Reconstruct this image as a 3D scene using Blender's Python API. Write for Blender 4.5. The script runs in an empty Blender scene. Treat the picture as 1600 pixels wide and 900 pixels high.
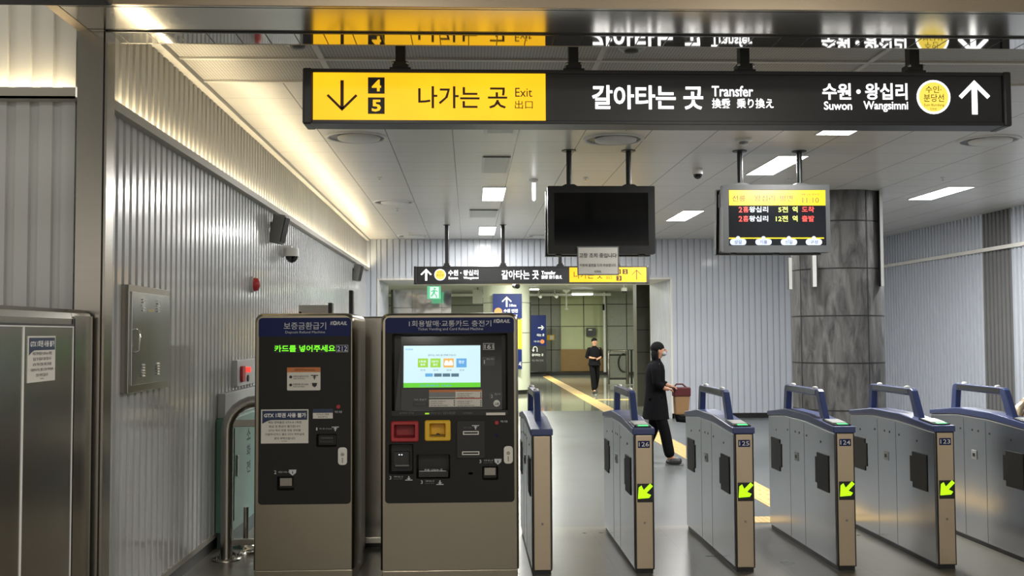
import bpy, bmesh, math, random
from mathutils import Vector, Matrix
S = bpy.context.scene
random.seed(7)

# ------------------------------------------------------------------ camera, world, exposure
F_PX, CAM_H = 1610.0, 1.70
cam_d = bpy.data.cameras.new('camera'); cam = bpy.data.objects.new('camera', cam_d); S.collection.objects.link(cam)
cam_d.sensor_width = 36.0; cam_d.lens = F_PX / 1600 * 36.0; cam_d.clip_start = 0.05; cam_d.clip_end = 200
_fw = Vector((733 - 800, -(522 - 450), -F_PX)).normalized()          # world +Y seen in camera axes
_up = Vector((-0.0030, 1.0, 0.0)); _up = (_up - _up.dot(_fw) * _fw).normalized()
_rt = _fw.cross(_up)
_R = Matrix((_rt, _fw, _up))                                          # camera axes -> world
cam.matrix_world = Matrix.Translation((0, 0, CAM_H)) @ _R.to_4x4()
S.camera = cam
def ray(px, py):
    return _R @ Vector((px - 800, 450 - py, -F_PX))
def at(px, py, Y):
    d = ray(px, py); t = Y / d.y
    return (d.x * t, CAM_H + d.z * t)                                # X, Z on the plane y = Y
def atx(px, py, X):
    d = ray(px, py); t = X / d.x
    return (d.y * t, CAM_H + d.z * t)                                # Y, Z on the plane x = X
def atz(px, py, Z):
    d = ray(px, py); t = (Z - CAM_H) / d.z
    return (d.x * t, d.y * t)

S.view_settings.view_transform = 'Standard'; S.view_settings.look = 'None'
S.view_settings.gamma = 1.0; S.view_settings.use_curve_mapping = False
S.view_settings.exposure = 0.32
S.cycles.use_denoising = True; S.cycles.max_bounces = 8; S.cycles.sample_clamp_indirect = 4.0
S.cycles.caustics_reflective = False; S.cycles.caustics_refractive = False
W = bpy.data.worlds.new('world'); S.world = W; W.use_nodes = True
W.node_tree.nodes['Background'].inputs[0].default_value = (0.84, 0.79, 0.70, 1)
W.node_tree.nodes['Background'].inputs[1].default_value = 0.80
def area(name, loc, sx, sy, power, color=(1, 1, 1), rot=(0, 0, 0)):
    l = bpy.data.lights.new(name, 'AREA'); l.shape = 'RECTANGLE'; l.size = sx; l.size_y = sy; l.energy = power; l.color = color
    o = bpy.data.objects.new(name, l); o.location = loc; o.rotation_euler = rot; S.collection.objects.link(o); return o

# ------------------------------------------------------------------ materials
def lin(c):
    return tuple(((v / 255) / 12.92 if v / 255 <= 0.04045 else ((v / 255 + 0.055) / 1.055) ** 2.4) for v in c)
def mat(name, rgb, rough=0.5, metal=0.0, emit=0.0, ergb=None, coat=0.0, vary=0.05, nscale=6.0, bump=0.0, bscale=40.0, stretch=None, spec=0.5, rvary=0.0):
    m = bpy.data.materials.new(name); m.use_nodes = True
    nt = m.node_tree; N = nt.nodes; L = nt.links; b = N['Principled BSDF']
    c = lin(rgb)
    b.inputs['Roughness'].default_value = rough; b.inputs['Metallic'].default_value = metal
    b.inputs['Specular IOR Level'].default_value = spec
    if coat: b.inputs['Coat Weight'].default_value = coat; b.inputs['Coat Roughness'].default_value = 0.08
    tc = N.new('ShaderNodeTexCoord'); mp = N.new('ShaderNodeMapping'); L.new(tc.outputs['Object'], mp.inputs[0])
    if stretch: mp.inputs['Scale'].default_value = stretch
    no = N.new('ShaderNodeTexNoise'); no.inputs['Scale'].default_value = nscale; no.inputs['Detail'].default_value = 4
    L.new(mp.outputs[0], no.inputs['Vector'])
    r = N.new('ShaderNodeMapRange'); r.inputs['To Min'].default_value = 1 - vary; r.inputs['To Max'].default_value = 1 + vary
    L.new(no.outputs['Fac'], r.inputs['Value'])
    vm = N.new('ShaderNodeVectorMath'); vm.operation = 'SCALE'; vm.inputs[0].default_value = c
    L.new(r.outputs[0], vm.inputs['Scale'])
    if emit:
        b.inputs['Base Color'].default_value = (*[v * 0.3 for v in c], 1)
        ec = lin(ergb) if ergb else c
        vm.inputs[0].default_value = ec
        L.new(vm.outputs[0], b.inputs['Emission Color']); b.inputs['Emission Strength'].default_value = emit * (0.80 if emit < 3 else 1.0)
    else:
        L.new(vm.outputs[0], b.inputs['Base Color'])
    if rvary:
        r2 = N.new('ShaderNodeMapRange'); r2.inputs['To Min'].default_value = rough - rvary; r2.inputs['To Max'].default_value = rough + rvary
        L.new(no.outputs['Fac'], r2.inputs['Value']); L.new(r2.outputs[0], b.inputs['Roughness'])
    if bump:
        n2 = N.new('ShaderNodeTexNoise'); n2.inputs['Scale'].default_value = bscale; L.new(mp.outputs[0], n2.inputs['Vector'])
        bp = N.new('ShaderNodeBump'); bp.inputs['Strength'].default_value = bump; bp.inputs['Distance'].default_value = 0.02
        L.new(n2.outputs['Fac'], bp.inputs['Height']); L.new(bp.outputs[0], b.inputs['Normal'])
    m['c'] = 1
    return m
def grid_lines(m, period, offset, width, line_rgb, axes=(0, 1)):
    """joint lines of a tiled surface, laid out in world metres"""
    nt = m.node_tree; N = nt.nodes; L = nt.links; b = N['Principled BSDF']
    g = N.new('ShaderNodeNewGeometry'); sp = N.new('ShaderNodeSeparateXYZ'); L.new(g.outputs['Position'], sp.inputs[0])
    outs = []
    for k, ax in enumerate(axes):
        if not period[k]: continue
        a = N.new('ShaderNodeMath'); a.operation = 'SUBTRACT'; L.new(sp.outputs[ax], a.inputs[0]); a.inputs[1].default_value = offset[k]
        d = N.new('ShaderNodeMath'); d.operation = 'DIVIDE'; L.new(a.outputs[0], d.inputs[0]); d.inputs[1].default_value = period[k]
        f = N.new('ShaderNodeMath'); f.operation = 'PINGPONG'; L.new(d.outputs[0], f.inputs[0]); f.inputs[1].default_value = 0.5
        lt = N.new('ShaderNodeMath'); lt.operation = 'LESS_THAN'; L.new(f.outputs[0], lt.inputs[0]); lt.inputs[1].default_value = width[k] / period[k] / 2
        w = N.new('ShaderNodeMath'); w.operation = 'MULTIPLY'; L.new(lt.outputs[0], w.inputs[0]); w.inputs[1].default_value = width[k + 2] if len(width) > 2 else 1.0
        outs.append(w)
    mx = outs[0]
    if len(outs) > 1:
        mx = N.new('ShaderNodeMath'); mx.operation = 'MAXIMUM'; L.new(outs[0].outputs[0], mx.inputs[0]); L.new(outs[1].outputs[0], mx.inputs[1])
    mix = N.new('ShaderNodeMix'); mix.data_type = 'RGBA'
    src = b.inputs['Base Color'].links[0].from_socket
    L.new(mx.outputs[0], mix.inputs[0]); L.new(src, mix.inputs[6]); mix.inputs[7].default_value = (*lin(line_rgb), 1)
    L.new(mix.outputs[2], b.inputs['Base Color'])
    return m

M = {}
M['steel'] = mat('brushed_steel', (172, 168, 160), 0.27, 1.0, vary=0.05, nscale=3, stretch=(1, 1, 14), bump=0.02, bscale=60)
M['steel_h'] = mat('brushed_steel_across', (200, 196, 188), 0.17, 1.0, vary=0.04, nscale=3)
M['steel_m'] = mat('machine_brushed_steel', (148, 141, 126), 0.30, 1.0, vary=0.04, nscale=3)
M['steel_dark'] = mat('dark_steel', (150, 146, 138), 0.26, 1.0, vary=0.06, nscale=3)
M['steel_gate'] = mat('satin_gate_steel', (176, 178, 182), 0.20, 1.0, vary=0.04, nscale=2, bump=0.25, bscale=1.6, stretch=(1, 1, .35))
M['steel_warm'] = mat('warm_brushed_steel', (190, 174, 152), 0.36, 1.0, vary=0.06, nscale=4, bump=0.02, bscale=80)
M['mirror'] = mat('polished_steel', (196, 194, 190), 0.05, 1.0, vary=0.02, bump=0.0)
M['mirror_wavy'] = mat('wavy_polished_steel', (205, 207, 205), 0.07, 1.0, vary=0.02, bump=0.35, bscale=1.5)
M['chrome'] = mat('chrome', (215, 215, 212), 0.12, 1.0, vary=0.02)
M['black'] = mat('black_plastic', (22, 22, 23), 0.45)
M['black_gloss'] = mat('black_gloss', (10, 11, 13), 0.10, coat=0.3)
M['charcoal'] = mat('charcoal_powder_coat', (37, 37, 35), 0.55, vary=0.04, spec=.25)
M['sign_black'] = mat('sign_housing_charcoal', (44, 45, 49), 0.35, vary=0.04)
M['tv_grey'] = mat('monitor_grey', (54, 57, 58), 0.45, vary=0.04)
M['tv_black'] = mat('monitor_black', (30, 31, 31), 0.45, vary=0.04)
M['rod'] = mat('rod_dark_grey', (52, 54, 55), 0.35, 0.4)
M['navy'] = mat('navy_blue', (20, 34, 88), 0.45, spec=.2)
M['navy_text'] = mat('navy_print', (34, 50, 86), 0.4)
M['gate_blue'] = mat('gate_blue_plastic', (62, 76, 124), 0.35, vary=0.05)
M['white'] = mat('white_paint', (232, 232, 230), 0.5)
M['paper'] = mat('paper_white', (226, 223, 214), 0.6)
M['ink'] = mat('printed_ink', (46, 46, 50), 0.6)
M['silver_print'] = mat('silver_print', (205, 208, 214), 0.5)
M['ltgrey'] = mat('light_grey_plastic', (190, 192, 190), 0.4)
M['grey'] = mat('grey_plastic', (120, 122, 122), 0.4)
M['red'] = mat('red_plastic', (176, 44, 50), 0.4, vary=0.04)
M['red_in'] = mat('red_plastic_inside', (150, 44, 50), 0.5)
M['yellow'] = mat('yellow_plastic', (236, 190, 44), 0.4, vary=0.03)
M['orange'] = mat('orange_print', (206, 122, 66), 0.5)
M['teal'] = mat('teal_painted_metal', (98, 142, 128), 0.3, vary=0.06)
M['teal_dark'] = mat('dark_teal_metal', (52, 72, 66), 0.4)
M['gold_e'] = mat('backlit_yellow_panel', (255, 196, 30), 0.4, emit=1.2, ergb=(255, 192, 22), vary=0.22, nscale=2.6)
M['white_e'] = mat('backlit_white', (255, 255, 255), 0.4, emit=2.4, vary=0.0)
M['sign_ink'] = mat('dark_brown_ink', (66, 32, 14), 0.5)
M['sign_ink_o'] = mat('orange_ink', (112, 92, 10), 0.5)
M['circ_y'] = mat('backlit_soft_yellow', (255, 228, 90), 0.4, emit=1.1, ergb=(255, 224, 90), vary=0.02)
M['lamp'] = mat('ceiling_lamp_diffuser', (255, 255, 255), 0.4, emit=9.0, ergb=(250, 253, 255), vary=0.0)
M['lamp_warm'] = mat('warm_cove_led', (255, 240, 205), 0.4, emit=40.0, ergb=(255, 234, 190), vary=0.0)
M['led_green'] = mat('green_led', (110, 255, 30), 0.4, emit=1.3, ergb=(120, 255, 40), vary=0.0)
M['led_lime'] = mat('lime_led', (190, 250, 20), 0.4, emit=1.3, ergb=(176, 255, 10), vary=0.0)
M['led_mint'] = mat('mint_led', (60, 255, 140), 0.4, emit=1.2, ergb=(60, 240, 130), vary=0.0)
M['led_red'] = mat('red_led', (255, 60, 50), 0.4, emit=1.4, ergb=(255, 66, 56), vary=0.0)
M['led_white'] = mat('white_led', (240, 244, 255), 0.4, emit=1.2, ergb=(225, 238, 255), vary=0.0)
M['led_yel'] = mat('yellow_led', (240, 250, 110), 0.4, emit=1.2, ergb=(232, 250, 100), vary=0.0)
M['scr_gold'] = mat('screen_gold', (255, 205, 20), 0.3, emit=1.1, ergb=(255, 205, 18), vary=0.02)
M['scr_bg'] = mat('screen_dark', (34, 38, 46), 0.15, emit=0.02, ergb=(40, 44, 52))
M['scr_blue'] = mat('touchscreen_sky', (205, 238, 250), 0.2, emit=0.95, ergb=(206, 238, 248), vary=0.05, nscale=3)
M['scr_green'] = mat('touchscreen_green', (90, 200, 30), 0.2, emit=0.95, ergb=(96, 205, 36), vary=0.05)
M['scr_lime'] = mat('touchscreen_lime', (150, 205, 40), 0.2, emit=0.95, ergb=(150, 208, 40), vary=0.05)
M['scr_orange'] = mat('touchscreen_orange', (236, 176, 76), 0.2, emit=0.95, ergb=(236, 176, 76), vary=0.05)
M['scr_azure'] = mat('touchscreen_azure', (92, 166, 222), 0.2, emit=0.95, ergb=(92, 166, 222), vary=0.05)
M['scr_slate'] = mat('touchscreen_slate', (74, 110, 130), 0.2, emit=0.95, ergb=(74, 110, 130), vary=0.05)
M['scr_ink'] = mat('touchscreen_ink', (60, 80, 120), 0.2, emit=0.4, ergb=(70, 95, 140))
M['hdr_ink'] = mat('display_header_ink', (90, 66, 8), 0.4)
M['pill'] = mat('display_pill', (210, 222, 250), 0.3, emit=0.85, ergb=(205, 218, 248), vary=0.0)
M['exit_green'] = mat('backlit_exit_green', (90, 200, 150), 0.4, emit=0.85, ergb=(112, 214, 160), vary=0.04)
M['exit_white'] = mat('backlit_exit_white', (230, 250, 240), 0.4, emit=0.95, ergb=(226, 250, 236), vary=0.0)
# setting
M['wall'] = mat('ribbed_metal_panel', (198, 199, 199), 0.22, vary=0.03, nscale=2, spec=0.6, coat=0.35)
M['wall_up'] = mat('ribbed_metal_panel_upper', (214, 212, 206), 0.30, vary=0.03, nscale=2, spec=0.5, coat=0.2)
M['wall_back'] = mat('ribbed_metal_panel_end', (200, 205, 214), 0.36, vary=0.03, nscale=2, coat=0.1)
M['wall_dark'] = mat('ribbed_metal_panel_grey', (112, 112, 112), 0.35, vary=0.03, nscale=2)
M['ledge'] = mat('ledge_cream_metal', (176, 172, 162), 0.4, vary=0.03)
M['base'] = mat('black_baseboard', (28, 27, 26), 0.35)
M['ceil'] = grid_lines(mat('metal_ceiling_tiles', (222, 219, 213), 0.30, vary=0.05, nscale=2.0, spec=0.5, stretch=(.4, 4, 1)),
                       (0.62, 0.61), (-1.39, 8.23), (0.011, 0.008, 0.85, 0.60), (60, 60, 60))
M['perf'] = mat('perforated_metal_ceiling', (225, 221, 214), 0.5, vary=0.03)
grid_lines(M['perf'], (0.022, 0.022), (0, 0), (0.010, 0.010, 0.5, 0.5), (100, 98, 96))
M['trim_w'] = mat('white_ceiling_trim', (232, 229, 222), 0.4)
M['floor'] = grid_lines(mat('grey_stone_floor', (112, 109, 99), 0.30, vary=0.12, nscale=3, rvary=.06), (0.6, 0.6), (0.45, 9.13), (0.006, 0.006, .6, .6), (84, 84, 80))
M['floor2'] = grid_lines(mat('blue_grey_floor', (94, 98, 99), 0.30, vary=0.07, nscale=1.2, rvary=.05), (1.2, 1.2), (0.45, 9.13), (0.006, 0.006, .35, .35), (92, 96, 100))
M['floor3'] = grid_lines(mat('glossy_hall_floor', (172, 172, 154), 0.06, vary=0.08, nscale=2, coat=.4), (0.9, 0.9), (0.1, 22.7), (0.012, 0.012, .6, .6), (84, 84, 76))
M['tactile'] = mat('yellow_tactile', (206, 172, 108), 0.5, vary=0.06, nscale=8)
M['slate'] = mat('slate_tile', (70, 70, 71), 0.58, vary=0.5, nscale=2.6, bump=0.9, bscale=4, stretch=(2.2, 2.2, .9), spec=.35)
def slate(m):
    nt = m.node_tree; N = nt.nodes; L = nt.links; b = N['Principled BSDF']
    tc = N.new('ShaderNodeTexCoord'); mp = N.new('ShaderNodeMapping'); mp.inputs['Rotation'].default_value = (.5, .6, 0); mp.inputs['Scale'].default_value = (5.5, 5.5, 1.1); L.new(tc.outputs['Object'], mp.inputs[0])
    n = N.new('ShaderNodeTexNoise'); n.inputs['Scale'].default_value = 1.6; n.inputs['Detail'].default_value = 8; n.inputs['Roughness'].default_value = .62; n.inputs['Distortion'].default_value = .9; L.new(mp.outputs[0], n.inputs['Vector'])
    r = N.new('ShaderNodeValToRGB'); r.color_ramp.elements[0].position = .30; r.color_ramp.elements[0].color = (*lin((40, 40, 42)), 1); r.color_ramp.elements[1].position = .72; r.color_ramp.elements[1].color = (*lin((112, 111, 110)), 1)
    L.new(n.outputs['Fac'], r.inputs[0]); L.new(r.outputs[0], b.inputs['Base Color'])
    bp = N.new('ShaderNodeBump'); bp.inputs['Strength'].default_value = .5; bp.inputs['Distance'].default_value = .02; L.new(n.outputs['Fac'], bp.inputs['Height']); L.new(bp.outputs[0], b.inputs['Normal'])
    return m
slate(M['slate'])
M['slate_j'] = mat('slate_joint', (30, 30, 30), 0.8)
M['cream_col'] = mat('cream_column_panel', (190, 194, 178), 0.4, vary=0.03)
M['hall_green'] = mat('hall_wall_pale_green', (172, 178, 140), 0.5, vary=0.04)
M['hall_speck'] = mat('hall_wall_speckled', (128, 130, 122), 0.55, vary=0.25, nscale=22)
M['hall_dark'] = mat('hall_wall_dark_stone', (74, 74, 64), 0.45, vary=0.15, nscale=5)
M['hall_wood'] = mat('hall_wood_panel', (128, 100, 58), 0.45, vary=0.12, nscale=3, stretch=(1, 1, 6))
M['hall_ceil'] = mat('hall_ceiling', (150, 152, 148), 0.5, vary=0.04)
M['skin'] = mat('skin', (190, 142, 116), 0.5)
M['hair'] = mat('black_hair', (14, 13, 14), 0.8, spec=.2)
M['coat'] = mat('black_coat', (13, 14, 18), 0.85, spec=.15, bump=0.2, bscale=18)
M['trousers'] = mat('black_trousers', (10, 11, 13), 0.85, spec=.15, bump=0.2, bscale=18)
M['shoe'] = mat('dark_grey_shoe', (40, 40, 42), 0.5)
M['sole'] = mat('grey_sole', (140, 140, 138), 0.6)
M['mask'] = mat('grey_mask', (170, 172, 176), 0.7)
M['bag_red'] = mat('dark_red_cloth', (84, 24, 30), 0.7)
M['bag_tan'] = mat('tan_leather', (150, 118, 82), 0.55)

# ------------------------------------------------------------------ mesh builder
FRONT = lambda u, v, w: (u, w, v)                 # plane facing the camera: u = X, v = Z, w = Y
LEFTW = lambda u, v, w: (w, u, v)                 # plane facing +X: u = Y, v = Z, w = X
class MB:
    def __init__(s): s.v = []; s.f = []; s.m = []; s.mats = []; s.sm = []
    def mi(s, k):
        if k not in s.mats: s.mats.append(k)
        return s.mats.index(k)
    def add(s, vs, fs, k, smooth=False):
        o = len(s.v); s.v += [tuple(p) for p in vs]; i = s.mi(k)
        for f in fs: s.f.append([o + q for q in f]); s.m.append(i); s.sm.append(smooth)
    def box(s, x0, x1, y0, y1, z0, z1, k):
        if x0 > x1: x0, x1 = x1, x0
        if y0 > y1: y0, y1 = y1, y0
        if z0 > z1: z0, z1 = z1, z0
        vs = [(x, y, z) for x in (x0, x1) for y in (y0, y1) for z in (z0, z1)]
        s.add(vs, [(0, 1, 3, 2), (4, 6, 7, 5), (0, 4, 5, 1), (2, 3, 7, 6), (0, 2, 6, 4), (1, 5, 7, 3)], k); return s
    def prism(s, poly, a, b, k, fr=FRONT, smooth=False):
        """poly in (u, v), extruded from w = a to w = b"""
        n = len(poly); vs = [fr(u, v, a) for u, v in poly] + [fr(u, v, b) for u, v in poly]
        s.add(vs, [list(range(n))[::-1], list(range(n, 2 * n))], k)
        s.add(vs, [(i, (i + 1) % n, n + (i + 1) % n, n + i) for i in range(n)], k, smooth); return s
    def loops(s, lps, k, cap0=False, cap1=False, smooth=False, close=True):
        n = len(lps[0]); vs = [p for l in lps for p in l]; fs = []
        for a in range(len(lps) - 1):
            for i in range(n if close else n - 1):
                j = (i + 1) % n; fs.append((a * n + i, a * n + j, (a + 1) * n + j, (a + 1) * n + i))
        s.add(vs, fs, k, smooth)
        if cap0: s.add(lps[0], [list(range(n))[::-1]], k)
        if cap1: s.add(lps[-1], [list(range(n))], k)
        return s
    def tube(s, pts, r, k, seg=12, cap=True):
        pts = [Vector(p) for p in pts]; lps = []; up = None
        for i, p in enumerate(pts):
            t = (pts[min(i + 1, len(pts) - 1)] - pts[max(i - 1, 0)]).normalized()
            if up is None: up = Vector((0, 0, 1)) if abs(t.z) < 0.9 else Vector((1, 0, 0))
            a = t.cross(up).normalized(); b = a.cross(t); up = b
            rr = r[i] if isinstance(r, (list, tuple)) else r
            lps.append([p + rr * (math.cos(q) * a + math.sin(q) * b) for q in [2 * math.pi * j / seg for j in range(seg)]])
        return s.loops(lps, k, cap, cap, True)
    def cyl(s, p0, p1, r, k, seg=16): return s.tube([p0, p1], r, k, seg)
    def lathe(s, c, prof, k, seg=32, smooth=True):
        """profile [(r, z)] about the vertical axis at c"""
        lps = [[(c[0] + r * math.cos(2 * math.pi * j / seg), c[1] + r * math.sin(2 * math.pi * j / seg), c[2] + z) for j in range(seg)] for r, z in prof]
        return s.loops(lps, k, True, True, smooth)
    def holed(s, outer, holes, w, k, fr=FRONT):
        bm = bmesh.new(); es = []
        for lp in [outer] + holes:
            vs = [bm.verts.new((u, v, 0)) for u, v in lp]
            es += [bm.edges.new((vs[i], vs[(i + 1) % len(vs)])) for i in range(len(vs))]
        bmesh.ops.triangle_fill(bm, use_beauty=True, use_dissolve=False, edges=es)
        bm.verts.index_update()
        s.add([fr(v.co.x, v.co.y, w) for v in bm.verts], [[q.index for q in f.verts] for f in bm.faces], k); bm.free(); return s
    def text(s, txt, u0, u1, v0, v1, w, k, fr=FRONT, bold=0.0, ext=0.003, res=2, fit=True, shear=0.0, align='C'):
        vs, fs = glyphs(txt, bold, res, shear)
        if not vs: return s
        xs = [p[0] for p in vs]; ys = [p[1] for p in vs]; a, b, c, d = min(xs), max(xs), min(ys), max(ys)
        if fit: kx, ky = (u1 - u0) / (b - a), (v1 - v0) / (d - c); ou = u0
        else:
            ky = (v1 - v0) / (d - c); kx = ky; wd = (b - a) * kx
            ou = u0 if align == 'L' else (u1 - wd if align == 'R' else (u0 + u1 - wd) / 2)
        sg = -1 if fr is FRONT else 1
        n = len(vs)
        P = [(ou + (p[0] - a) * kx, v0 + (p[1] - c) * ky) for p in vs]
        s.add([fr(u, v, w + sg * ext) for u, v in P], fs, k)
        return s
    def build(s, name, parent=None, bevel=0.0, seg=2, origin=None):
        base = Vector((0, 0, 0))
        if parent is not None: base = Vector(parent['base'])
        else:
            xs, ys, zs = zip(*s.v); base = Vector(((min(xs) + max(xs)) / 2, (min(ys) + max(ys)) / 2, min(zs)))
            if origin: base = Vector(origin)
        me = bpy.data.meshes.new(name); me.from_pydata([tuple(Vector(p) - base) for p in s.v], [], s.f)
        for k in s.mats: me.materials.append(M[k])
        me.polygons.foreach_set('material_index', s.m); me.polygons.foreach_set('use_smooth', s.sm)
        me.validate(); me.update()
        bm = bmesh.new(); bm.from_mesh(me)
        if bevel: bmesh.ops.remove_doubles(bm, verts=bm.verts, dist=1e-5)
        bmesh.ops.recalc_face_normals(bm, faces=bm.faces) if not getattr(s, 'keep', False) else None
        bm.to_mesh(me); bm.free()
        o = bpy.data.objects.new(name, me); S.collection.objects.link(o)
        if parent is not None:
            o.parent = parent; o['base'] = tuple(base)
        else: o.location = base; o['base'] = tuple(base)
        if bevel:
            bv = o.modifiers.new('bevel', 'BEVEL'); bv.width = bevel; bv.segments = seg; bv.limit_method = 'ANGLE'; bv.angle_limit = 0.6
            bv.harden_normals = False
        return o
_gc = {}
def glyphs(txt, bold, res, shear):
    key = (txt, bold, res, shear)
    if key in _gc: return _gc[key]
    cu = bpy.data.curves.new('t', 'FONT'); cu.body = txt; cu.offset = bold; cu.resolution_u = res; cu.shear = shear
    cu.fill_mode = 'FRONT'; cu.extrude = 0; cu.space_line = 1.15
    ob = bpy.data.objects.new('t', cu); S.collection.objects.link(ob)
    dg = bpy.context.evaluated_depsgraph_get(); me = bpy.data.meshes.new_from_object(ob.evaluated_get(dg))
    r = ([(v.co.x, v.co.y) for v in me.vertices], [list(p.vertices) for p in me.polygons])
    bpy.data.objects.remove(ob); bpy.data.curves.remove(cu); bpy.data.meshes.remove(me)
    _gc[key] = r; return r
def rrect(u0, u1, v0, v1, r, n=5, corners=(1, 1, 1, 1)):
    """rounded rectangle, corners: bottom-left, bottom-right, top-right, top-left"""
    out = []
    for (cu, cv, a0), on in zip([(u0, v0, 180), (u1, v0, 270), (u1, v1, 0), (u0, v1, 90)], corners):
        rr = r if on else 1e-4
        x = cu + rr if cu == u0 else cu - rr; y = cv + rr if cv == v0 else cv - rr
        for i in range(n + 1):
            a = math.radians(a0 + 90 * i / n); out.append((x + rr * math.cos(a), y + rr * math.sin(a)))
    return out
def R4(x0, y0, x1, y1, Y):
    """pixel box of a front-facing plate -> u0, u1, v0, v1 in metres"""
    cx, cy = (x0 + x1) / 2, (y0 + y1) / 2
    return at(x0, cy, Y)[0], at(x1, cy, Y)[0], at(cx, y1, Y)[1], at(cx, y0, Y)[1]
def empty(name, loc, label=None, cat=None, group=None):
    o = bpy.data.objects.new(name, None); o.location = loc; o['base'] = tuple(loc); o.empty_display_size = 0.1
    S.collection.objects.link(o); tag(o, label, cat, group); return o
def tag(o, label=None, cat=None, group=None, kind=None):
    if label: o['label'] = label
    if cat: o['category'] = cat
    if group: o['group'] = group
    if kind: o['kind'] = kind
    return o
def struct(o, label=None):
    o['kind'] = 'structure'
    if label: o['label'] = label; 
    return o
def copy_tree(o, parent=None, dx=None):
    c = o.copy(); S.collection.objects.link(c)
    if parent is not None: c.parent = parent
    for ch in [x for x in S.objects if x.parent == o]: copy_tree(ch, c)
    return c

# ------------------------------------------------------------------ the setting
ZC = 3.59            # ceiling
XL, XR = -2.06, 8.32  # side walls
YB, YO = 20.5, 22.8   # end wall, inner edge of its opening
YF = 5.55            # steel portal
def ribbed(mb, u0, u1, v0, v1, w, out, k, fr, pitch=0.122, flat=0.078, dep=0.028, phase=0.0, fl=0.004):
    """vertical trapezoid ribs: u along the wall, w its plane, out = +1/-1 the side the ribs stand on"""
    prof = []; u = u0 + phase - pitch
    while u < u1:
        for du, h in ((0, 0), (fl, 1), (flat, 1), (flat + fl, 0)):
            q = u + du
            if u0 < q < u1: prof.append((q, h))
        u += pitch
    prof = [(u0, prof[0][1])] + prof + [(u1, prof[-1][1])]
    n = len(prof); vs = [fr(a, v0, w + out * dep * h) for a, h in prof] + [fr(a, v1, w + out * dep * h) for a, h in prof]
    mb.keep = True
    mb.add(vs, [(i, i + 1, n + i + 1, n + i) for i in range(n - 1)], k)
# floors
f = MB(); f.box(-7, 12, -7, 9.13, -0.1, 0, 'floor'); struct(f.build('floor'))
f = MB(); f.box(-7, 12, 9.13, YO - 0.1, -0.1, 0, 'floor2'); struct(f.build('floor.001'))
f = MB(); f.box(-14, 16, YO - 0.1, 44, -0.1, 0, 'floor3'); struct(f.build('floor.002'))
# tactile paving: bars as geometry
def tactile(x0, x1, y0, y1, dots=False, along='y'):
    t = MB(); t.box(x0, x1, y0, y1, 0.0, 0.004, 'tactile')
    if dots:
        nx, ny = int((x1 - x0) / 0.05), int((y1 - y0) / 0.05)
        for i in range(nx):
            for j in range(ny):
                cx, cy = x0 + (i + .5) * (x1 - x0) / nx, y0 + (j + .5) * (y1 - y0) / ny
                t.lathe((cx, cy, 0.004), [(0.014, 0), (0.010, 0.004)], 'tactile', 6)
    else:
        y = y0
        while y < y1 - .05:
            e = min(y + .29, y1 - .01)
            for i in range(4):
                cx = x0 + (i + .5) * (x1 - x0) / 4
                t.prism([(cx - .018, 0.004), (cx - .010, 0.009), (cx + .010, 0.009), (cx + .018, 0.004)], y + .01, e, 'tactile')
            y += .30
    return t
struct(tactile(2.92, 3.25, 9.55, 42.3).build('floor_tactile_strip'))
struct(tactile(2.28, 3.25, 9.2, 9.5, True).build('floor_tactile_strip.001'))
struct(tactile(3.26, 4.3, 26.2, 26.55, True).build('floor_tactile_strip.002'))
# ceilings
c = MB(); c.box(-2.2, 9, 7.67, YB + 0.3, ZC, ZC + .1, 'ceil'); struct(c.build('ceiling'))
c = MB(); c.box(-2.2, 9, YF + .1, 7.67, ZC, ZC + .1, 'perf')
for y in (6.1, 7.02, 7.66): c.box(-2, 9, y - .02, y + .02, ZC - .012, ZC, 'trim_w')
for x in (-1.0, 0.9, 2.8, 4.7, 6.6): c.box(x - .02, x + .02, YF + .1, 7.66, ZC - .010, ZC, 'trim_w')
struct(c.build('ceiling_perforated'))
c = MB(); c.box(-7, 12, -7, 4.5, 3.9, 4.0, 'hall_ceil'); struct(c.build('ceiling.001'))
# left wall
w = MB(); ribbed(w, YF + .12, YB, 0.10, 2.97, XL, 1, 'wall', LEFTW); struct(w.build('wall_left'))
w = MB(); ribbed(w, YF + .12, YB, 3.02, ZC, XL, 1, 'wall_up', LEFTW, phase=.0, dep=.040, flat=.074)
struct(w.build('wall_left.001'))
w = MB(); w.box(XL - .02, XL + .028, YF + .12, YB, 0.0, 0.085, 'base'); w.box(XL, XL + .035, YF + .12, YB, .085, .125, 'ledge'); struct(w.build('baseboard_left'))
w = MB(); w.box(XL - .02, -1.975, YF + .12, YB, 2.965, 2.985, 'ledge'); w.box(-1.985, -1.975, YF + .12, YB, 2.985, 3.02, 'ledge'); struct(w.build('trim_1'))
w = MB(); w.box(XL, XL + .10, YF + .1, YB, ZC - .035, ZC, 'trim_w'); struct(w.build('trim_2'))
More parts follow.
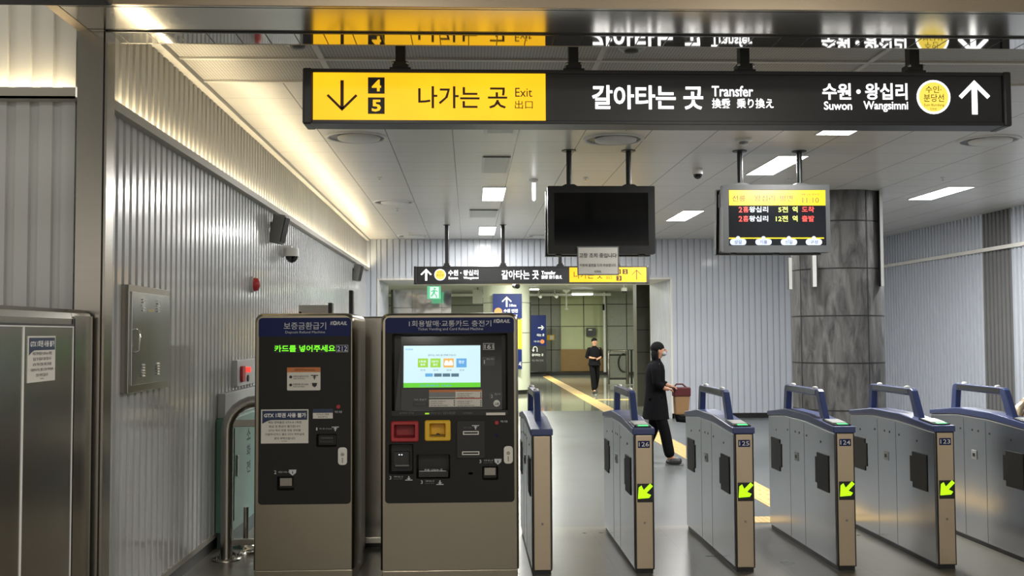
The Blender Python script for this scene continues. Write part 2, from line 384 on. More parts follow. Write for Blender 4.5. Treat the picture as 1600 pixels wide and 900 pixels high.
# end wall with its wide opening
ox0, _ = at(592, 480, YB); ox1, _ = at(1048, 480, YB); oz = at(820, 437, YB)[1]
w = MB(); ribbed(w, XL, ox0, 0.1, ZC, YB, -1, 'wall_back', FRONT, flat=.102); ribbed(w, ox1, XR, 0.1, ZC, YB, -1, 'wall_back', FRONT, flat=.102)
ribbed(w, ox0, ox1, oz, ZC, YB, -1, 'wall_back', FRONT, phase=.05, flat=.102); struct(w.build('wall_back'))
w = MB(); w.box(ox1, XR, YB - .03, YB + .05, 0, 0.1, 'base'); w.box(XL, ox0, YB - .03, YB + .05, 0, 0.1, 'base'); struct(w.build('baseboard_back'))
w = MB(); ribbed(w, YB, YO, 0.0, oz, ox1, -1, 'wall_back', LEFTW, dep=.012); struct(w.build('wall_opening_right'))
w = MB(); ribbed(w, YB, YO, 0.0, oz, ox0, 1, 'wall_back', LEFTW, dep=.012); struct(w.build('wall_opening_left'))
w = MB(); w.box(ox0, ox1, YB - .01, YO, oz, oz + .08, 'trim_w')
w.box(ox0 - .03, ox0 + .01, YB - .03, YB, 0, oz + .03, 'trim_w'); w.box(ox1 - .01, ox1 + .03, YB - .03, YB, 0, oz + .03, 'trim_w'); w.box(ox0, ox1, YB - .03, YB, oz, oz + .03, 'trim_w')
struct(w.build('trim_3'))
# right wall
w = MB(); ribbed(w, 4.0, 15.35, 0.1, ZC, XR, -1, 'wall_back', LEFTW, flat=.068, dep=.048); ribbed(w, 16.25, YB, 0.1, ZC, XR, -1, 'wall_back', LEFTW, flat=.068, dep=.048); struct(w.build('wall_right'))
w = MB(); ribbed(w, 15.35, 16.25, 0.1, ZC, XR - .01, -1, 'wall_dark', LEFTW); struct(w.build('wall_right.001'))
w = MB(); w.box(XR - .10, XR + .02, 4, YB, 2.975, 3.03, 'trim_w'); struct(w.build('trim_4'))
w = MB(); w.box(XR - .05, XR + .03, 4, YB, 0, .1, 'base'); struct(w.build('baseboard_right'))
# wide-ribbed return wall left of the portal
w = MB(); ribbed(w, -4.4, -2.05, 0, 2.97, YF + .10, -1, 'wall', FRONT, flat=.075, dep=.02); ribbed(w, -4.4, -2.05, 3.05, 4.0, YF + .10, -1, 'wall_up', FRONT, flat=.075, dep=.02); struct(w.build('wall_portal_side'))
z0 = at(60, 154, YF)[1]; z1 = at(60, 137, YF)[1]
w = MB(); w.box(-4.4, -2.10, YF - .01, YF + .12, z0, z0 + .012, 'ledge'); w.box(-4.4, -2.10, YF - .01, YF, z0, z1, 'ledge'); struct(w.build('trim_5'))
# stainless portal: soffit and jamb
XJ0, zs = at(122, 47.5, YF); XJ1 = at(162, 240, YF)[0]; ZS = zs
YN = 5.55 * (522 - 48) / (522 - 8)
t = MB()
t.box(XJ0, 9.0, YN, YF, ZS, ZS + .02, 'steel_h')
t.box(XJ0, 9.0, YN - .02, YN, ZS - .0, ZS + .6, 'steel_warm')
t.box(XJ0, 9.0, YN + .02, YN + .024, ZS - .0012, ZS, 'base'); t.box(XJ0, 9.0, YF - .03, YF - .024, ZS - .0012, ZS, 'base')
t.box(XJ0, XJ0 + .06, YN, YF, ZS - .003, ZS, 'steel_warm')
struct(t.build('trim_portal_soffit'))
t = MB(); yb = YF * (522 - 48) / (522 - 67); t.box(XJ1 + .01, 9.0, YF + .02, yb, ZS, ZS + .02, 'mirror')
t.box(XJ1, 9, YF, YF + .02, ZS - .006, ZS + .02, 'base')
x = XJ1 + .05
while x < 8: t.box(x, x + .006, YF + .02, yb, ZS - .001, ZS, 'base'); x += .158
t.box(XJ1, 9.0, yb, yb + .02, ZS, ZC + .1, 'ledge')
struct(t.build('trim_portal_inner_soffit'))
t = MB(); t.box(XJ0, XJ1 - .008, YF, YF + .12, 0, ZS, 'steel'); t.box(XJ1 - .008, XJ1 + .002, YF + .01, YF + .12, 0, ZS, 'base'); t.box(XJ1 + .002, XJ1 + .014, YF + .0, YF + .12, 0, ZS, 'steel'); struct(t.build('trim_portal_jamb'))
# hall beyond the opening
w = MB()
xa, xb, xc, xd = [at(q, 540, 43)[0] for q in (700, 876, 945, 1000)]
w.box(-14, xb, 43, 43.1, .12, 3.5, 'hall_speck'); w.box(xb, xc, 42.8, 43.1, .12, 3.5, 'hall_green'); w.box(xc, 14, 42.2, 43.1, .12, 3.5, 'hall_speck')
for zz in (1.02, 2.0, 2.9):
    w.box(-14, xb, 42.985, 43, zz - .012, zz + .012, 'slate_j'); w.box(xb, xc, 42.785, 42.8, zz - .012, zz + .012, 'slate_j'); w.box(xc, 14, 42.185, 42.2, zz - .012, zz + .012, 'slate_j')
for q in (842, 861): xx = at(q, 500, 43)[0]; w.box(xx - .012, xx + .012, 42.985, 43, .12, 3.5, 'slate_j')
xx = at(912, 500, 42.8)[0]; w.box(xx - .012, xx + .012, 42.785, 42.8, .12, 3.5, 'slate_j')
xx = at(979, 500, 42.2)[0]; w.box(xx - .012, xx + .012, 42.185, 42.2, .12, 3.5, 'slate_j')
w.box(-14, 14, 42.1, 43.1, 0, .12, 'base'); xw0, xw1 = at(876, 560, 42.7)[0], at(946, 560, 42.7)[0]
w.box(xw0, xw1, 42.7, 42.8, .14, 1.05, 'hall_wood'); struct(w.build('wall_hall_far'))
w = MB(); xs0, xs1 = at(995, 520, 24)[0], at(1016, 520, 24)[0]; w.box(xs0, xs0 + 3.4, 24, 24.5, 0, 3.4, 'hall_dark')
for zz in (.75, 1.25, 1.77, 2.3): w.box(xs0 - .003, xs0 + 3.4, 23.997, 24, zz, zz + .015, 'slate_j')
struct(w.build('wall_hall_right'))
w = MB(); w.box(-14, 16, YO + .1, 43.2, 3.425, 3.5, 'hall_ceil'); struct(w.build('ceiling_hall'))
w = MB(); w.box(-14, ox0, YO, YO + .1, 0, 3.4, 'hall_dark'); w.box(ox0, ox1, YO, YO + .05, oz + .08, 3.42, 'hall_ceil'); w.box(ox1, 16, YO, YO + .1, 0, 3.4, 'hall_dark')
struct(w.build('wall_hall_front'))
w = MB(); w.box(-14.1, -14, YO, 43, 0, 3.5, 'hall_speck'); w.box(16, 16.1, YO, 43, 0, 3.5, 'hall_speck'); struct(w.build('wall_hall_side'))
w = MB(); a0, a1 = at(611, 480, 23.6)[0], at(705, 480, 23.6)[0]; w.box(a0, a1, 23.6, 24.3, 0, 2.72, 'mirror_wavy')
for q in (644, 690): xx = at(q, 480, 23.6)[0]; w.box(xx - .006, xx + .006, 23.594, 23.6, 0, 2.72, 'steel_dark')
w.box(a0, a1, 23.594, 23.6, 2.30, 2.315, 'steel_dark')
struct(w.build('wall_hall_polished'))
# cable tray and pipe along the hall ceiling
w = MB(); z = at(880, 460.5, 41)[1]; w.box(-10, xc, 41, 41.08, z - .05, z + .05, 'ltgrey'); tag(w.build('cable_tray'), 'long thin pale cable tray under the far hall ceiling', 'cable tray')

# slate column (round) with grid joints
cx, _ = at(1307.5, 450, 13.98); cr = 70.5 / F_PX * 13.9
col = MB(); prof = [(cr, 0), (cr, ZC)]
col.lathe((cx, 13.98, 0), prof, 'slate', 64)
for yy in (343 - 192.5, 343, 418, 493, 568, 643):
    zz = at(1307, yy, 13.3)[1]
    if zz < ZC: col.lathe((cx, 13.98, zz - .010), [(cr + .0015, 0), (cr + .0015, .018)], 'slate_j', 64)
for a in (-68.5 - 90 + 90,):
    pass
for deg in (-70, 20, 110, 200):
    a = math.radians(deg)
    px_, py_ = cx + cr * math.cos(a), 13.98 + cr * math.sin(a)
    tx, ty = -math.sin(a) * .007, math.cos(a) * .007; nx_, ny_ = math.cos(a) * .003, math.sin(a) * .003
    col.add([(px_ - tx + nx_, py_ - ty + ny_, 0), (px_ + tx + nx_, py_ + ty + ny_, 0), (px_ + tx + nx_, py_ + ty + ny_, ZC), (px_ - tx + nx_, py_ - ty + ny_, ZC)], [(0, 1, 2, 3)], 'slate_j')
tag(struct(col.build('column')), 'round dark slate clad column behind the ticket gates', 'column')
# cream hall column
cx2, _ = at(791.5, 500, 29.6); r2 = 36.5 / F_PX * 29.5
col = MB(); col.lathe((cx2, 29.6, .12), [(r2, 0), (r2, 3.28)], 'cream_col', 48); col.lathe((cx2, 29.6, 0), [(r2 - .02, 0), (r2 - .02, .12)], 'base', 48)
for yy in (473, 520.5, 567.5):
    zz = at(791, yy, 28.9)[1]; col.lathe((cx2, 29.6, zz), [(r2 + .002, 0), (r2 + .002, .014)], 'slate_j', 48)
tag(struct(col.build('column.001')), 'round cream column in the hall beyond the opening', 'column')

# ------------------------------------------------------------------ ceiling fittings
def ceiling_light(xc_, y0, y1, w, label, lit=True, zc=ZC, grp='recessed ceiling lights'):
    e = empty('ceiling_light', (xc_, (y0 + y1) / 2, zc - .01), label, 'ceiling light', grp)
    b = MB()
    for (a0, a1, b0, b1) in ((xc_ - w / 2 - .012, xc_ - w / 2, y0 - .012, y1 + .012), (xc_ + w / 2, xc_ + w / 2 + .012, y0 - .012, y1 + .012), (xc_ - w / 2, xc_ + w / 2, y0 - .012, y0), (xc_ - w / 2, xc_ + w / 2, y1, y1 + .012)):
        b.box(a0, a1, b0, b1, zc - .010, zc + .0, 'white')
    b.build('frame', e)
    d = MB(); d.box(xc_ - w / 2, xc_ + w / 2, y0, y1, zc - .007, zc - .001, 'lamp' if lit else 'ltgrey'); d.build('diffuser', e)
    return e
ceiling_light(.335, 13.2, 14.5, .29, 'square-looking white ceiling light, nearer of the two above the far hanging sign')
ceiling_light(.335, 18.05, 19.5, .29, 'small white ceiling light close to the ribbed end wall, farther of the two')
ceiling_light(3.47, 8.35, 9.62, .32, 'white ceiling light half hidden behind the lower edge of the big hanging sign')
ceiling_light(3.47, 10.8, 12.1, .32, 'long bright ceiling light behind the lit train display hanging rods')
ceiling_light(3.47, 15.7, 17.1, .32, 'bright slanted ceiling light between the two hanging displays')
ceiling_light(6.42, 13.1, 14.35, .34, 'bright long ceiling light on the right of the slate column')
for k, (x_, y0_) in enumerate([(-.8, 0.2), (2.6, 0.2), (-.8, -3.4), (2.6, -3.4)]):
    ceiling_light(x_, y0_, y0_ + 1.3, .32, 'ceiling light of the hall in front of the portal', zc=3.9, grp='lights of the near hall')
# lighting power of the fittings (soft daylight-white), one lamp per lit fitting
for (x_, y_) in ((.335, 13.85), (.335, 18.8), (3.47, 9.0), (3.47, 11.45), (3.47, 16.4), (6.42, 13.7)):
    area('lamp_light', (x_, y_, ZC - .02), .3, 1.2, 112, (1.0, .985, .95))
for (x_, y_) in ((-.8, .85), (2.6, .85), (-.8, -2.75), (2.6, -2.75)):
    area('lamp_light', (x_, y_, 3.88), .3, 1.2, 80, (1, .93, .82))
# cove LED strips behind the ledges
e = MB(); e.box(-2.03, -2.0, YF + .2, YB - .1, 2.987, 2.996, 'lamp_warm'); tag(e.build('cove_light_strip'), 'warm light strip glowing on the ledge along the left ribbed wall', 'light strip')
e = MB(); e.box(-4.3, -2.14, YF + .03, YF + .055, z0 + .013, z0 + .022, 'lamp_warm'); tag(e.build('cove_light_strip'), 'warm light strip glowing on the ledge left of the steel portal', 'light strip')
# round air diffusers
def diffuser(x, y, label):
    e = empty('air_diffuser', (x, y, ZC), label, 'air vent', 'round ceiling air diffusers')
    b = MB(); b.lathe((x, y, ZC), [(.30, 0), (.295, -.012), (.265, -.014), (.262, -.002)], 'white', 40); b.build('outer_ring', e)
    b = MB(); b.lathe((x, y, ZC), [(.262, -.003), (.20, -.004)], 'rod', 40); b.build('gap', e)
    b = MB(); b.lathe((x + .02, y, ZC), [(.205, -.006), (.20, -.022), (.12, -.034), (.0, -.036)], 'white', 40); b.build('disc', e)
diffuser(-1.07, 9.85, 'big round air vent directly under the yellow part of the large sign')
diffuser(-1.07, 14.7, 'round air vent second from the front in the left row')
diffuser(-1.07, 19.75, 'round air vent of the left row against the end wall')
diffuser(1.41, 9.9, 'round air vent above the switched-off display')
diffuser(1.41, 19.75, 'round air vent by the end wall, behind the switched-off display')
diffuser(5.13, 9.9, 'round air vent at the right below the end of the large sign')
# access hatches
def hatch(x0, x1, y0, y1, label):
    e = empty('access_hatch', ((x0 + x1) / 2, (y0 + y1) / 2, ZC), label, 'ceiling hatch', 'ceiling access hatches')
    b = MB(); b.box(x0, x1, y0, y1, ZC - .006, ZC, 'ltgrey'); b.build('panel', e)
    b = MB(); 
    for q in (x0, x1): b.box(q - .012, q + .012, y0, y1, ZC - .016, ZC, 'white')
    b.box(x0, x1, y0 - .008, y0 + .008, ZC - .016, ZC, 'grey'); b.build('frame', e)
hatch(.16, .42, 9.3, 9.6, 'little ceiling hatch just under the large sign, nearer one')
hatch(.16, .44, 10.9, 12.0, 'square grey ceiling hatch in front of the square lit lamp')
hatch(.02, .44, 15.6, 16.6, 'flat ceiling hatch between the two small square lamps')
# sprinklers and smoke detectors
def sprinkler(px, py, label):
    x, y = atz(px, py, ZC); e = empty('sprinkler', (x, y, ZC), label, 'sprinkler', 'ceiling sprinkler heads')
    b = MB(); b.lathe((x, y, ZC), [(.03, 0), (.028, -.008), (.012, -.010)], 'white', 16); b.build('flange', e)
    b = MB(); b.cyl((x, y, ZC - .008), (x, y, ZC - .035), .006, 'chrome', 8); b.lathe((x, y, ZC - .04), [(.002, .006), (.02, .003), (.02, 0)], 'chrome', 12); b.build('head', e)
for q in ((593, 277, 'sprinkler on the ceiling left of the square hatch'), (621, 325.5, 'sprinkler just behind the second round vent of the left row'), (640, 363.5, 'sprinkler near the last round vent of the left row'), (977, 196.5, 'sprinkler right under the lower edge of the large sign'),
          (915, 277.5, 'sprinkler above the switched-off display, between its rods'), (1232, 277, 'sprinkler behind the lit display, left of its right rod'), (1473, 277, 'sprinkler above the long lamp at the right')): sprinkler(*q)
def smoke(px, py, z, label, r=.06):
    x, y = atz(px, py, z); e = empty('smoke_detector', (x, y, z), label, 'smoke detector')
    b = MB(); b.lathe((x, y, z), [(r, 0), (r, -.015), (r * .8, -.03)], 'white', 24); b.build('base', e)
    b = MB(); b.lathe((x, y, z - .03), [(r * .55, 0), (r * .5, -.018), (r * .1, -.022)], 'grey', 20); b.build('sensor', e)
smoke(1162, 217, ZC, 'white smoke detector just above the left rod of the lit display', .085)
smoke(465, 64, ZC, 'white smoke detector on the mesh ceiling above the yellow sign panel', .09)
smoke(987, 72, ZC, 'white smoke detector on the mesh ceiling above the word Transfer', .09)
# white stick sensor
x, y = atz(834, 280, ZC); e = empty('stick_lamp', (x, y, ZC), 'glowing white stick lamp hanging from the ceiling left of the switched-off display', 'lamp')
b = MB(); b.lathe((x, y, ZC), [(.055, 0), (.055, -.02), (.03, -.04), (.02, -.05)], 'white', 24); b.build('mount', e)
b = MB(); zb = at(834, 314, y)[1]; b.tube([(x, y, ZC - .04), (x, y, zb + .02), (x, y, zb)], [.024, .022, .010], 'white_e', 16); b.build('rod', e)
# dome cameras
def dome(x, y, z, label, s=1.0):
    e = empty('security_camera', (x, y, z), label, 'security camera')
    b = MB(); b.lathe((x, y, z), [(.055 * s, .0), (.06 * s, -.03 * s), (.06 * s, -.07 * s)], 'white', 24); b.build('housing', e)
    b = MB(); b.lathe((x, y, z - .07 * s), [(.052 * s, 0), (.047 * s, -.025 * s), (.03 * s, -.045 * s), (.004, -.055 * s)], 'black_gloss', 24); b.build('dome', e)
    return e
x, y = atz(1090, 263, ZC); dome(x, y, ZC, 'white dome camera on the ceiling left of the lit display', 1.0)
x, _ = at(875, 457, 36); ee = dome(at(975, 452, 30)[0], 30, at(975, 452, 30)[1] + .05, 'white dome camera under the hall ceiling beside the dark stone wall', 1.5)
b = MB(); z_ = at(975, 452, 30)[1] + .05; b.cyl((at(975, 452, 30)[0], 30, z_), (at(975, 452, 30)[0], 30, 3.42), .02, 'white'); b.build('stem', ee)
# black bullet camera at the opening soffit
x, z = at(807, 446.5, 21.5); e = empty('bullet_camera', (x, 21.5, z), 'black bullet camera mounted above the navy column sign', 'security camera')
b = MB(); b.tube([(x - .03, 21.7, z + .01), (x + .02, 21.45, z - .01)], .055, 'black', 16); b.build('body', e)
b = MB(); b.tube([(x - .02, 21.6, oz), (x - .02, 21.6, z)], .02, 'black', 10); b.build('bracket', e)
# hall lamps
def downlight(px, label, y=21.6, r=.12):
    x = at(px, 444, y)[0]; e = empty('downlight', (x, y, oz), label, 'downlight', 'round downlights in the opening soffit')
    b = MB(); b.lathe((x, y, oz), [(r, 0), (r, -.008), (r * .85, -.008)], 'white', 24); b.build('ring', e)
    b = MB(); b.lathe((x, y, oz), [(r * .85, -.006), (r * .84, -.009)], 'lamp', 24); b.build('lens', e)
downlight(763, 'lit downlight above the cream column, left one of the pair', r=.07); downlight(774, 'lit downlight above the cream column, right one of the pair', r=.07)
downlight(858, 'lit downlight under the far sign near its middle'); downlight(946, 'lit downlight under the yellow part of the far sign')
area('hall_light', (1.2, 21.6, oz - .02), 3, .4, 45, (1, .98, .92))
for (x_, y_) in ((-5, 27), (1.5, 27), (6.5, 27), (-5, 36), (2, 38), (8, 36)):
    e = empty('hall_tube_light', (x_, y_, 3.36), 'white tube light under the ceiling of the hall beyond the opening', 'tube light', 'hall tube lights')
    b = MB(); b.box(x_ - .6, x_ + .6, y_ - .05, y_ + .05, 3.36, 3.42, 'white'); b.build('fitting', e)
    b = MB(); b.cyl((x_ - .58, y_, 3.34), (x_ + .58, y_, 3.34), .02, 'lamp', 10); b.build('tube', e)
    area('hall_light', (x_, y_, 3.3), 1.2, .3, 260, (.98, 1.0, .86))
x, z = at(910, 459.5, 40); e = empty('hall_tube_light', (x, 40, z), 'bright tube light high in front of the pale green hall wall', 'tube light')
b = MB(); b.box(x - .42, x + .42, 39.95, 40.05, z + .02, z + .09, 'white'); b.build('fitting', e); b = MB(); b.cyl((x - .4, 40, z), (x + .4, 40, z), .035, 'lamp', 10); b.build('tube', e)
# white rod sensor in hall
x, z = at(885, 459, 34); e = empty('ceiling_stick', (x, 34, 3.42), 'white round-ended stick hanging in front of the pale green hall wall', 'ceiling fitting')
b = MB(); b.lathe((x, 34, z + .03), [(.12, .1), (.12, .06), (.03, .0)], 'white', 16); b.cyl((x, 34, z + .1), (x, 34, 3.42), .03, 'white', 10); b.build('mount', e)
b = MB(); b.cyl((x, 34, z + .03), (x, 34, at(885, 484, 34)[1]), .025, 'white', 10); b.lathe((x, 34, at(885, 484, 34)[1]), [(.02, .08), (.055, .05), (.055, .01), (.01, 0)], 'white', 12); b.build('rod', e)

# ------------------------------------------------------------------ hanging direction signs
def arrow(mb, cx_, cz, w, h, th, y, k, up=True, ext=.003, fr=FRONT, head=.42):
    """thin line arrow as one flat outline"""
    s = 1 if up else -1; tipz = cz + s * h / 2; endz = cz - s * h / 2; t2 = th / 2
    mb.prism([(cx_ - t2, endz), (cx_ + t2, endz), (cx_ + t2, tipz - s * th * .6), (cx_ - t2, tipz - s * th * .6)], y, y - ext, k, fr)
    d = w / 2; q = th * .72
    for sx in (-1, 1):
        mb.prism([(cx_, tipz), (cx_ + sx * d, tipz - s * d), (cx_ + sx * (d - q * .7), tipz - s * (d + q * .7)), (cx_, tipz - s * q * 1.42)], y, y - ext, k, fr)
def disc(mb, u, v, r, w0, w1, k, fr=FRONT, n=28):
    mb.prism([(u + r * math.cos(2 * math.pi * i / n), v + r * math.sin(2 * math.pi * i / n)) for i in range(n)], w0, w1, k, fr)
def words(e, name, Y, k, items, bold=0.0, res=2):
    for it in items:
        b = MB(); T(b, it[0], *it[1:5], Y, k, it[5] if len(it) > 5 else bold, res); b.build(name, e)
def T(mb, txt, x0, y0, x1, y1, Y, k, bold=0.0, res=2):
    u0, u1, v0, v1 = R4(x0, y0, x1, y1, Y); mb.text(txt, u0, u1, v0, v1, Y, k, bold=bold, res=res)
def sign_body(Y, x0, x1, ytop, ybot, gold, rods, label, grp, capL, capR):
    u0, u1, v0, v1 = R4(x0, ytop, x1, ybot, Y)
    e = empty('direction_sign', ((u0 + u1) / 2, Y + .09, v0), label, 'sign', grp)
    h = v1 - v0
    b = MB(); b.box(u0 + capL, u1 - capR, Y + .012, Y + .17, v0 + .02, v1 - .02, 'sign_black')
    b.box(u0 + capL, u1 - capR, Y, Y + .18, v1 - .022, v1, 'sign_black'); b.box(u0 + capL, u1 - capR, Y, Y + .18, v0, v0 + .022, 'sign_black'); b.build('housing', e, .003)
    for a, c in ((u0, u0 + capL), (u1 - capR, u1)):
        b = MB(); b.box(a, c, Y - .008, Y + .188, v0 - .004, v1 + .004, 'sign_black'); b.build('end_cap', e, .012, 3)
    g0, g1, w0, w1 = R4(*gold, Y)
    b = MB(); b.box(g0, g1, Y + .002, Y + .012, w0, w1, 'gold_e'); b.build('yellow_panel', e)
    for px_ in rods:
        x = at(px_, ytop, Y + .09)[0]
        b = MB(); b.box(x - .030, x + .030, Y + .05, Y + .13, v1 + .035, ZC, 'rod'); b.box(x - .055, x + .055, Y + .03, Y + .15, ZC - .008, ZC, 'rod')
        b.build('hanging_rod', e, .004)
        b = MB(); b.box(x - .065, x + .065, Y + .04, Y + .14, v1, v1 + .022, 'rod'); b.box(x - .048, x + .048, Y + .04, Y + .14, v1 + .022, v1 + .06, 'rod')
        for sx in (-1, 1): b.cyl((x + sx * .045, Y + .035, v1 + .045), (x + sx * .045, Y + .02, v1 + .045), .009, 'chrome', 10)
        b.build('bracket', e, .003)
    return e, Y + .012, Y + .002
YS = 6.2
e, yk, yg = sign_body(YS, 472.5, 1580, 110, 194.5, (489, 114, 852.5, 188), (626, 895.5, 1161.5, 1425.5),
    'large hanging sign with yellow 나가는 곳 panel and white 갈아타는 곳 lettering, nearest sign', 'hanging direction signs', .058, .05)
b = MB(); u, _, v, v2 = R4(534.5, 125.5, 534.6, 173.5, yg); arrow(b, u, (v + v2) / 2, .185, v2 - v, .020, yg, 'sign_ink', False); b.build('arrow', e)
for n_, y0_, y1_ in (('4', 121, 146.4), ('5', 152.4, 178)):
    b = MB(); q = R4(575, y0_, 601, y1_, yg); b.box(q[0], q[1], yg - .003, yg, q[2], q[3], 'black'); T(b, n_, 581, y0_ + 3.5, 595.5, y1_ - 3.5, yg - .002, 'gold_e', .03); b.build('exit_number', e)
words(e, 'lettering', yg, 'sign_ink', [('나가는 곳', 653.5, 135, 792.5, 169.5, .010), ('Exit', 805, 137.5, 831.5, 151.5), ('出口', 804.5, 157, 832.4, 170.2)])
words(e, 'lettering', yk, 'white_e', [('갈아타는 곳', 925, 133.6, 1098.5, 171, .022), ('Transfer', 1112, 134.4, 1176.5, 151), ('換乘', 1112.5, 154, 1141, 169.3), ('乗り換え', 1151, 154, 1208.5, 169.3), ('수원', 1284.7, 130.3, 1329.4, 156, .022), ('왕십리', 1351.5, 130.3, 1417.5, 156, .022),
    ('Suwon', 1287.3, 158.8, 1331, 171.7), ('Wangsimni', 1349, 158.3, 1418.6, 175)], .014, 3)
b = MB(); q = R4(1338, 140, 1344.5, 146.5, yk); disc(b, (q[0] + q[1]) / 2, (q[2] + q[3]) / 2, (q[1] - q[0]) / 2, yk, yk - .003, 'white_e'); b.build('dot', e)
b = MB(); u, _, v, v2 = R4(1522.5, 125.6, 1522.6, 178.8, yk); arrow(b, u, (v + v2) / 2, .196, v2 - v, .034, yk, 'white_e'); b.build('arrow', e)
b = MB(); q = R4(1432.3, 125.5, 1484.7, 178, yk); uc, vc, rr = (q[0] + q[1]) / 2, (q[2] + q[3]) / 2, (q[1] - q[0]) / 2
disc(b, uc, vc, rr, yk, yk - .003, 'white_e'); disc(b, uc, vc, rr * .88, yk - .003, yk - .004, 'circ_y')
T(b, '수인·', 1446, 134.4, 1470.5, 145.5, yk - .0035, 'sign_ink_o', 0.005); T(b, '분당선', 1443, 147, 1474.5, 159.4, yk - .0035, 'sign_ink_o', 0.005)
T(b, 'Suin·Bundang', 1443.5, 162.2, 1475, 167, yk - .0035, 'sign_ink_o'); T(b, 'Line', 1454, 168.2, 1463, 171.6, yk - .0035, 'sign_ink_o')
b.build('line_badge', e)
# far sign
YS2 = 17.7
e, yk, yg = sign_body(YS2, 646.5, 1014.5, 416, 443, (889.8, 417.8, 1010.5, 441.2), (698, 786, 875, 963), 'small far hanging sign with white up arrow at its left end, before the hall opening', 'hanging direction signs', .05, .05)
b = MB(); u, _, v, v2 = R4(665.8, 420, 665.9, 438.4, yk); arrow(b, u, (v + v2) / 2, .19, v2 - v, .034, yk, 'white_e'); b.build('arrow', e)
words(e, 'lettering', yk, 'white_e', [('수원', 700.4, 421.8, 715.8, 430.6), ('왕십리', 723.8, 421.8, 747.2, 430.6), ('Suwon', 700.6, 432.2, 715.6, 436.4), ('Wangsimni', 724, 432.2, 747.6, 437), ('갈아타는 곳', 783.6, 422.2, 841.8, 436.4), ('Transfer', 846, 423.4, 868, 429), ('換乘 乗り換え', 846, 430, 878, 435.8)], .016)
b = MB(); q = R4(719, 425.5, 721, 427.5, yk); disc(b, (q[0] + q[1]) / 2, (q[2] + q[3]) / 2, .011, yk, yk - .003, 'white_e', n=10); b.build('dot', e)
b = MB(); q = R4(678.8, 420.4, 696.6, 438.2, yk); uc, vc, rr = (q[0] + q[1]) / 2, (q[2] + q[3]) / 2, (q[1] - q[0]) / 2
disc(b, uc, vc, rr, yk, yk - .003, 'white_e'); disc(b, uc, vc, rr * .88, yk - .003, yk - .004, 'circ_y')
T(b, '수인·', 683, 423.8, 691.5, 427.6, yk - .0035, 'sign_ink_o'); T(b, '분당선', 682, 428.2, 693, 432.4, yk - .0035, 'sign_ink_o'); b.build('line_badge', e)
words(e, 'lettering', yg, 'sign_ink', [('나가는 곳', 896.5, 423.5, 942, 435.5, .005), ('Exit', 947, 423.5, 956, 428.5), ('出口', 947, 431, 956, 436)])
for n_, x0_, y0_ in (('1', 962, 420.6), ('2', 972.8, 420.6), ('3', 963.2, 431)):
    b = MB(); q = R4(x0_, y0_, x0_ + 8, y0_ + 7.6, yg); b.box(q[0], q[1], yg - .003, yg, q[2], q[3], 'sign_ink'); T(b, n_, x0_ + 2.4, y0_ + 1.2, x0_ + 5.8, y0_ + 6.4, yg - .002, 'gold_e', .02); b.build('exit_number', e)
b = MB(); u, _, v, v2 = R4(994.7, 421.4, 994.8, 437, yg); arrow(b, u, (v + v2) / 2, .17, v2 - v, .014, yg, 'sign_ink'); b.build('arrow', e)

# ------------------------------------------------------------------ hanging train displays
YM = 10.4
def display(x0, x1, ytop, ybot, rods, label, case, sx0, sy0, sx1, sy1, scr):
    u0, u1, v0, v1 = R4(x0, ytop, x1, ybot, YM)
    e = empty('train_display', ((u0 + u1) / 2, YM + .16, v0), label, 'display screen', 'hanging train displays')
    s0, s1, w0, w1 = R4(sx0, sy0, sx1, sy1, YM)
    b = MB(); b.loops([[(p[0], YM, p[1]) for p in rrect(u0, u1, v0, v1, .012, 3)], [(p[0], YM + .085, p[1]) for p in rrect(u0, u1, v0, v1, .012, 3)]], case)
    b.holed(rrect(u0, u1, v0, v1, .012, 3), [[(s0, w0), (s1, w0), (s1, w1), (s0, w1)]], YM, case)
    b.loops([[(s0, YM, w0), (s1, YM, w0), (s1, YM, w1), (s0, YM, w1)], [(s0, YM + .012, w0), (s1, YM + .012, w0), (s1, YM + .012, w1), (s0, YM + .012, w1)]], case)
    b.prism(rrect(u0, u1, v0, v1, .012, 3), YM + .075, YM + .09, case)
    # rear screen of the back-to-back pair, tilted so the two close in at the top
    b.prism([(YM + .085, v0 + .05), (YM + .30, v0 + .01), (YM + .22, v1 - .03), (YM + .085, v1 - .03)], u0 + .02, u1 - .02, case, lambda u, v, w: (w, u, v))
    b.build('casing', e)
    b = MB(); b.prism([(YM + .30, v0), (YM + .38, v0 + .0), (YM + .30, v1 - .02), (YM + .23, v1 - .02)], u0 - .004, u1, 'tv_black', lambda u, v, w: (w, u, v)); b.build('rear_casing', e)
    b = MB(); b.box(s0, s1, YM + .008, YM + .014, w0, w1, scr); b.build('screen', e)
    b = MB()
    for k in range(5): b.box(u0 - .001, u0 + .004, YM + .10 + k * .018, YM + .108 + k * .018, v1 - .22, v1 - .08, 'black')
    b.build('speaker_grille', e)
    for f_ in (.10, .5, .88):
        b = MB(); b.box(u0 + (u1 - u0) * f_ - .03, u0 + (u1 - u0) * f_ + .03, YM + .02, YM + .07, v0 - .014, v0, 'black'); b.build('foot', e, .003)
    for px_ in rods:
        x = at(px_, 260, YM + .14)[0]
        b = MB(); b.cyl((x, YM + .14, v1), (x, YM + .14, ZC), .028, 'rod', 20); b.build('hanging_rod', e)
        b = MB(); b.lathe((x, YM + .14, ZC), [(.075, 0), (.075, -.008)], 'rod', 24); b.build('flange', e)
        b = MB(); b.prism([(x - .085, v1 - .03), (x + .085, v1 - .03), (x + .085, v1 + .008), (x + .045, v1 + .03), (x - .045, v1 + .03), (x - .085, v1 + .008)], YM + .08, YM + .2, 'rod'); b.build('bracket', e)
    return e
